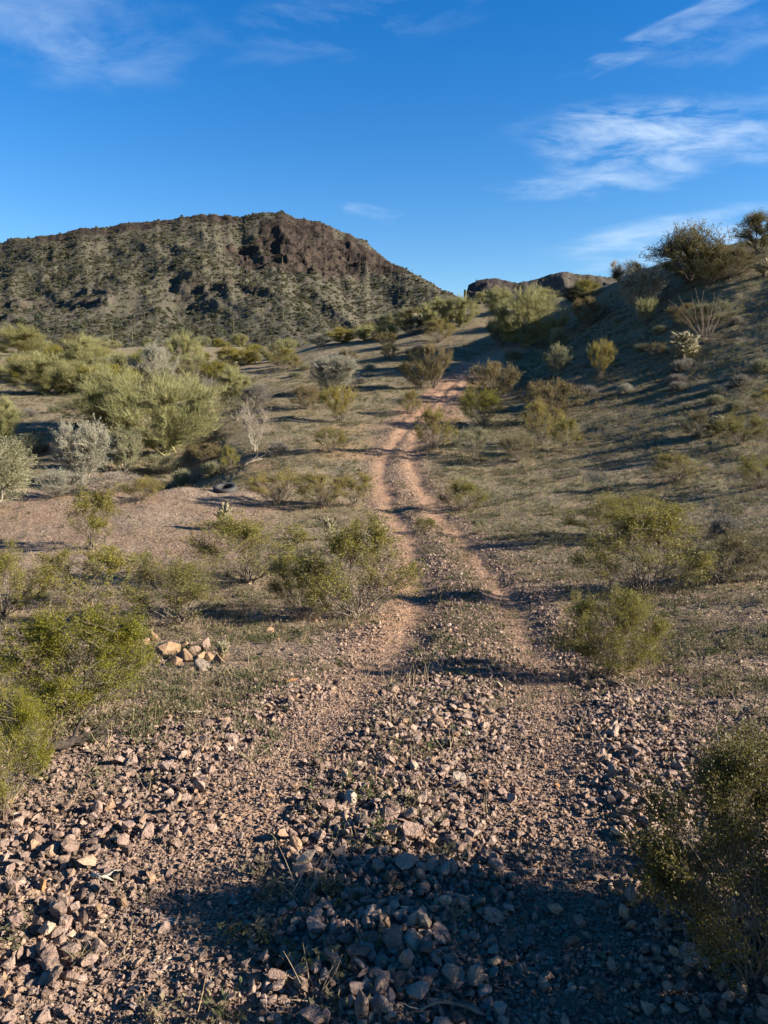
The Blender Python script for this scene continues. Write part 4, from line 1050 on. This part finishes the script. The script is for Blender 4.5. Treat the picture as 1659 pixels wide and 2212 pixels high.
def build_stones():
    rng = np.random.default_rng(123)
    x, y, r, a = scatter_polar(rng, 3100, 1.0, 64, 1.18, R(-33), R(34), 4.2)
    z, rut, road, dm = surface(x, y, True)
    side = x - np.interp(y, LEFT_RUT[:, 1], LEFT_RUT[:, 0])
    pk = .30 + .75 * road + .2 * smooth(8, 12, r); pk = pk * (1 - (.74 + .16 * smooth(6, 10, r)) * rut * smooth(1.9, 2.5, r))
    pk = pk * (.55 + .75 * smooth(-.25, .2, fbm(x * .8, y * .8, 3, 91))); pk = pk * (1 - .45 * smooth(.6, 1.2, -side) * smooth(2.3, 3.0, y)); pk = np.maximum(pk, .85 * (1 - smooth(2.1, 2.9, y)) * (1 - .55 * rut))
    pk = np.where(r > 22, pk * .8, pk)
    keep = rng.uniform(0, 1, len(x)) < pk
    x, y, z, r, a, rut, road = (q[keep] for q in (x, y, z, r, a, rut, road)); n = len(x)
    s = rng.lognormal(math.log(.0295), .50, n); s = np.clip(s, .010, .10) * (1 - .45 * rut) * (.62 + .36 * road)
    near = 1 - smooth(2.0, 3.4, y); s = s * (1.0 + .12 * near) * (1 + .014 * np.maximum(r - 8, 0))
    rot = np.stack([rng.normal(0, .38, n), rng.normal(0, .38, n), rng.uniform(0, 6.28, n)], 1)
    sc = s[:, None] * rng.uniform(.85, 1.2, (n, 3)); z = z + s * rng.uniform(-.08, .42, n)
    inframe = (np.abs(np.tan(a)) < .49) & (y > 1.86)
    app = np.where(inframe, s / r, 0); big = np.argsort(-app)[:275]; rest = np.setdiff1d(np.arange(n), big)
    for k in big:
        o = put("loose_stone", STONES_HI[int(rng.integers(len(STONES_HI)))], None, (x[k], y[k], z[k]), rot[k], sc[k])
        tag(o, "angular pinkish brown stone lying loose on the stony track", "stone", "loose stones of the track")
    gn_scatter("gravel", np.stack([x, y, z], 1)[rest], rot[rest], sc[rest], rng.integers(0, 12, len(rest)), [(m, (1, 1, 1)) for m in STONES])
    # pebbles
    x, y, r, a = scatter_polar(rng, 5200, 1.0, 30, 2.0, R(-33), R(34), 4.0)
    z, rut, road, dm = surface(x, y, True); n = len(x)
    keep = rng.uniform(0, 1, n) < (.35 + .65 * np.maximum(road, 1 - smooth(2.2, 3.2, y)))
    x, y, z, r = (q[keep] for q in (x, y, z, r)); n = len(x)
    s = np.clip(rng.lognormal(math.log(.0125), .35, n), .006, .024) * (1 + .03 * r)
    rot = np.stack([rng.normal(0, .5, n), rng.normal(0, .5, n), rng.uniform(0, 6.28, n)], 1)
    gn_scatter("fine_gravel", np.stack([x, y, z + s * .15], 1), rot, s[:, None] * rng.uniform(.85, 1.2, (n, 3)), rng.integers(0, 12, n), [(m, (1, 1, 1)) for m in STONES])
build_stones()

M_TAN = rock_material("tan_rock", (.225, .150, .092)); M_ORANGE = rock_material("orange_rock", (.42, .215, .10)); M_PALE = rock_material("pale_rock", (.36, .29, .22)); M_MAUVE = rock_material("mauve_rock", (.20, .142, .115)); M_GREYR = rock_material("grey_rock", (.20, .165, .135)); M_DARKR = rock_material("dark_rock", (.17, .12, .10))
def boulder(ix, iy, wpx, hpx, mat, label, seed, group=None, lift=.25, rx=0, ry=0, rz=None, name="rock", cat="rock"):
    p = at(ix, iy); d = p.y * math.cos(PITCH) + (CAM_H - p.z) * math.sin(PITCH); w = 1.0 * wpx * d / FPX; h = 1.05 * hpx * d / FPX
    me = stone_mesh(seed, .95, 17, 1.0, 1, mat)
    o = put(name, me, None, p + Vector((0, 0, h * lift * .6)), (rx, ry, _prand.uniform(0, 6) if rz is None else rz), (w, w * .85, h * 1.15))
    return tag(o, label, cat, group)
GP = "rocks of the pile by the bright bush"
boulder(330, 1383, 48, 34, M_TAN, "small pale rock at the top left of the rock pile", 301, GP)
boulder(362, 1412, 92, 66, M_TAN, "biggest rock of the pile, tan with a pointed top", 342, GP, .35)
boulder(398, 1424, 72, 50, M_TAN, "squarish tan rock below the biggest one in the pile", 303, GP)
boulder(376, 1440, 50, 34, M_TAN, "broken tan rock at the left foot of the pile", 304, GP)
boulder(420, 1410, 50, 34, M_MAUVE, "mauve rock behind the middle of the pile", 305, GP)
boulder(448, 1402, 58, 48, M_MAUVE, "upright purplish rock at the back right of the pile", 306, GP, .3)
boulder(430, 1444, 92, 40, M_GREYR, "large grey-brown slab lying in front of the pile", 307, GP, .2)
boulder(470, 1432, 44, 40, M_TAN, "tan block at the right end of the pile", 308, GP)
boulder(478, 1448, 66, 18, M_MAUVE, "flat dark slab at the lower right end of the pile", 309, GP, .2)
boulder(408, 1452, 40, 18, M_MAUVE, "thin slab at the front foot of the pile", 310, GP, .2)
boulder(455, 1424, 36, 30, M_TAN, "small tan rock wedged before the purplish one", 311, GP)
boulder(388, 1398, 40, 26, M_DARKR, "dark rock in the shade behind the biggest one", 312, GP)
boulder(315, 1392, 34, 26, M_TAN, "tan rock half under the bright bush by the pile", 313, GP)
boulder(350, 1432, 36, 28, M_MAUVE, "mauve rock against the shaded side of the biggest one in the pile", 331, GP)
boulder(402, 1400, 34, 24, M_TAN, "small tan rock on top of the pile's middle", 332, GP, .6)
boulder(437, 1424, 44, 32, M_TAN, "tan rock in the centre of the pile above the grey-brown slab", 333, GP, .4)
boulder(462, 1446, 30, 20, M_TAN, "little tan rock in front of the tan end block", 334, GP)
boulder(340, 1446, 26, 16, M_MAUVE, "small mauve rock at the front left foot of the pile", 335, GP)
boulder(385, 1458, 26, 14, M_TAN, "little tan rock fallen before the pile", 336, GP)
boulder(580, 1362, 30, 18, M_TAN, "flat rock in front of the biggest creosote", 314)
boulder(628, 1480, 46, 14, M_ORANGE, "rust-orange flat rock between the pile and the left rut", 315, None, .2)
boulder(1064, 1555, 34, 26, M_TAN, "squarish rock by a straw tuft in the middle of the track", 316)
boulder(93, 1925, 34, 44, M_ORANGE, "upright orange rock at the left, by dark stones", 317, None, .3)
boulder(262, 1945, 52, 38, M_TAN, "wide tan rock with a flat face left of the left rut", 318, None, .3)
boulder(176, 1990, 42, 40, M_MAUVE, "blocky rock left of the wide tan one", 319, None, .3)
boulder(213, 1975, 18, 42, M_TAN, "narrow upright rock between the blocky and wide tan ones", 320, None, .4)
boulder(95, 2060, 76, 66, M_MAUVE, "large brown rock near the lower left corner", 321, None, .3)
boulder(1400, 1868, 34, 28, M_TAN, "rounded tan rock at the edge of the sprawling creosote", 322)
boulder(1205, 1690, 26, 18, M_ORANGE, "little orange rock in the sandy patch of the right rut", 323)
boulder(1140, 1840, 34, 30, M_TAN, "cube-like tan rock in the right rut", 324)
boulder(745, 2180, 40, 46, M_GREYR, "pale grey rock at the bottom, below the shaded stones", 325, None, .3)
boulder(1390, 2110, 34, 24, M_GREYR, "rounded grey rock in the shade by the sprawling creosote", 326)
boulder(1330, 1478, 60, 20, M_MAUVE, "low mauve rock at the foot of the compact trackside creosote", 327, None, .2)
boulder(1300, 1950, 46, 30, M_DARKR, "dark flat rock where the shade begins at the right", 328)

# ------------------------------------------------------------------ low herbs and grass
def tuft(seed, n, h, w, spread, K=3, trop=-.05):
    rng = np.random.default_rng(seed); P0 = rng.normal(0, .012 * spread, (n, 3)) * [1, 1, 0]
    s = grow(rng, P0, spread_dirs(rng, n, 5, 60), rng.uniform(.5, 1.1, n) * h, K, .15, trop)
    V, q = ribbon(rng, s, w, w * .25)
    return mesh_from("grass_tuft", V, q, None, False, M_GRASS)
def weed(seed):
    rng = np.random.default_rng(seed); n = 9
    s = grow(rng, rng.normal(0, .01, (n, 3)) * [1, 1, 0], spread_dirs(rng, n, 15, 75), rng.uniform(.04, .09, n), 3, .2, .03)
    V, q = ribbon(rng, s, .004, .002); tp = s[:, 1:].reshape(-1, 3)
    pk = rng.choice(len(tp), 46); lv = leaves(rng, tp[pk] + rng.normal(0, .006, (46, 3)), .02, .45, .6)
    V, q = joinm([(V, q), lv]); return mesh_from("weed", V, q, None, False, M_GRASS)
TUFTS = [tuft(401 + k, 12, .085, .0045, 1.6) for k in range(3)]; WEEDS = [weed(411 + k) for k in range(3)]; STRAW = [tuft(421 + k, 7, .14, .003, 1.5) for k in range(2)]

def build_herbs():
    rng = np.random.default_rng(321)
    x, y, r, a = scatter_polar(rng, 230, 1.6, 80, .88, R(-33), R(35), 5.0)
    z, rut, road, dm = surface(x, y, True); n = len(x)
    side = x - np.interp(y, LEFT_RUT[:, 1], LEFT_RUT[:, 0])
    k = smooth(-.12, .22, fbm(x * .7, y * .7, 4, 51)) * (1 - .75 * road) + .10 * (1 - road)
    k = k * (1 - .95 * road * smooth(36, 46, y)) * (1 - .9 * rut) * np.where(side < 0, .7, .85 + .5 * smooth(20, 35, y)) * (1 - .9 * smooth(11, 15, y) * (1 - smooth(27, 33, y)) * smooth(2, 4, -side))
    lush = np.exp(-((x - 9.5) / 6) ** 2 - ((y - 42) / 9) ** 2); k = np.maximum(k, .95 * lush * smooth(-.25, .1, fbm(x * .5, y * .5, 3, 58)))
    mid = smooth(6.0, 8, y) * (1 - smooth(20, 26, y)) * np.exp(-((side - .8) / .55) ** 2); k = np.maximum(k, .55 * mid); k = np.maximum(k, 1.0 * smooth(-.2, .08, fbm(x * 1.1, y * 1.1, 3, 59)) * smooth(2.3, 3, y) * (1 - smooth(6, 8, y)) * smooth(.5, 1.1, -side))
    keep = rng.uniform(0, 1, n) < k
    x, y, z, r = (q[keep] for q in (x, y, z, r)); n = len(x); sc = rng.uniform(.5, 1.2, n) * (1 + .020 * np.minimum(r, 60))
    rot = np.zeros((n, 3)); rot[:, 2] = rng.uniform(0, 6.28, n)
    cols = [(.070, .085, .036), (.125, .122, .068), (.175, .155, .095)]
    var = [(t, c) for t in TUFTS + WEEDS for c in cols]
    gn_scatter("grass", np.stack([x, y, z - .004], 1), rot, sc[:, None] * np.array([1, 1, .9]), rng.integers(0, len(var), n), var)
    x, y, r, a = scatter_polar(rng, 9, 1.8, 40, 1.0, R(-33), R(35), 6.0)
    for fx, fy, fw in FEET:
        if 2.5 < fy < 45:
            m = int(10 + 16 * min(fw, 2)); q = np.abs(rng.normal(0, .33, m)) * fw; g = rng.uniform(0, 6.28, m)
            x = np.append(x, fx + q * np.cos(g)); y = np.append(y, fy + q * np.sin(g))
    r = np.hypot(x, y)
    z, rut, road, dm = surface(x, y, True); n = len(x); rot = np.zeros((n, 3)); rot[:, 2] = rng.uniform(0, 6.28, n); sc = rng.uniform(.6, 1.3, n) * (1 + .02 * r)
    gn_scatter("dry_grass", np.stack([x, y, z - .004], 1), rot, np.stack([sc] * 3, 1), rng.integers(0, 4, n), [(t, c) for t in STRAW for c in ((.36, .29, .17), (.27, .22, .14))])
build_herbs()

def straw_tuft(ix, iy, w, h, label):
    p = at(ix, iy); d = p.y; 
    me = tuft(int(ix), 34, 1.0, .016, 6, 4, -.07)
    o = put("dry_grass_tuft", me, None, p, (0, 0, 0), (w * d / FPX, w * d / FPX, h * d / FPX)); o.color = (.34, .27, .15, 1)
    tag(o, label, "grass tuft", "straw-coloured grass tufts")
straw_tuft(170, 2065, 90, 80, "straw-coloured tuft among the large stones near the lower left corner")
straw_tuft(1062, 1535, 44, 50, "straw-coloured tuft in the middle of the track above a squarish rock")
straw_tuft(540, 1640, 90, 70, "straw-coloured tuft on the stones left of the left rut")
straw_tuft(985, 1985, 60, 50, "dry tuft in the shaded stones between the ruts")
straw_tuft(1480, 1820, 50, 36, "dry tuft in front of the sprawling creosote")

# ------------------------------------------------------------------ tyre, fallen branches
def rubber():
    m, nt, N, L = new_mat("old_rubber"); out = N('ShaderNodeOutputMaterial'); bs = N('ShaderNodeBsdfPrincipled'); bs.inputs['Roughness'].default_value = .75
    tc = N('ShaderNodeTexCoord'); n = noise(N, L, tc.outputs['Object'], 14, 4, .6); c = mixc(N, L, n.outputs['Fac'], (.016, .015, .015), (.045, .04, .036)); L(c, bs.inputs['Base Color']); L(bs.outputs[0], out.inputs[0]); return m
def build_tyre():
    p = at(487, 1066); prof = [(.20, .10), (.24, .125), (.31, .125), (.335, .10), (.34, .05), (.34, -.05), (.335, -.10), (.31, -.125), (.24, -.125), (.20, -.10), (.215, -.05), (.215, .05)]
    S = 48; V = []; P = len(prof)
    for k in range(S):
        a = 2 * math.pi * k / S; tread = 1.012 if k % 2 else .992
        for r, z in prof: rr = r * (tread if r > .33 else 1); V.append((rr * math.cos(a), rr * math.sin(a), z))
    Q = [(k * P + j, ((k + 1) % S) * P + j, ((k + 1) % S) * P + (j + 1) % P, k * P + (j + 1) % P) for k in range(S) for j in range(P)]
    o = put("tyre", mesh_from("tyre", np.array(V), np.array(Q), None, True, rubber()), None, p + Vector((0, 0, .10)), (R(12), R(-6), .4)); o.scale = (1.25, 1.25, 1.2)
    tag(o, "black discarded tyre lying flat on the red soil by the wash", "tyre")
build_tyre()

def fallen(pxs, rad, mat, label, lift=.03, side=0):
    pts = []
    for k, (ix, iy) in enumerate(pxs):
        p = at(ix, iy); pts.append((p.x, p.y, p.z + lift * (1 + .8 * math.sin(k * 2.1))))
    c = catmull(pts, 5); rng = np.random.default_rng(len(label)); c = c + rng.normal(0, rad * .18, c.shape)
    V_, Q_ = tube(c[None], rad, rad * .4, 8); cc = np.repeat(c, 8, 0); ends = np.repeat(np.minimum(1, np.sin(np.linspace(0.12, np.pi - .12, len(c))) * 2.2), 8)[:, None]
    parts = [(cc + (V_ - cc) * ends * rng.uniform(.75, 1.2, (len(V_), 1)), Q_)]
    P, D, _ = sprout(rng, c[None], 3 + side, .25, .9, .4, .9); D[:, 2] = np.abs(D[:, 2]) * .35
    tw = [tube(grow(rng, P, D, np.full(len(P), rad * 9), 4, .2, -.02), rad * .38, rad * .12, 5)]
    o = put("fallen_branch", mesh_from("fallen_branch", *parts[0], None, True, mat)); tag(o, label, "branch", "dead wood on the ground")
    put("twig", mesh_from("twig", *tw[0], None, True, mat), o)
fallen([(95, 1632), (150, 1618), (190, 1603), (226, 1583)], .03, M_BLACKBARK, "dark thick fallen branch under the left-edge creosote")
fallen([(196, 1905), (220, 1908), (252, 1906)], .008, M_PALEBARK, "pale thin stick by the wide tan rock", .02)
fallen([(440, 1545), (405, 1552), (372, 1530)], .008, M_PALEBARK, "thin pale stick between the rock pile and the left rut", .02)
fallen([(525, 1012), (545, 1003), (570, 992)], .07, M_BARK, "grey weathered log beside the pale thorny tree", .05)
fallen([(1050, 2208), (960, 2196), (885, 2202)], .007, M_BARK, "pale weathered stick at the bottom edge of the stones", .03)
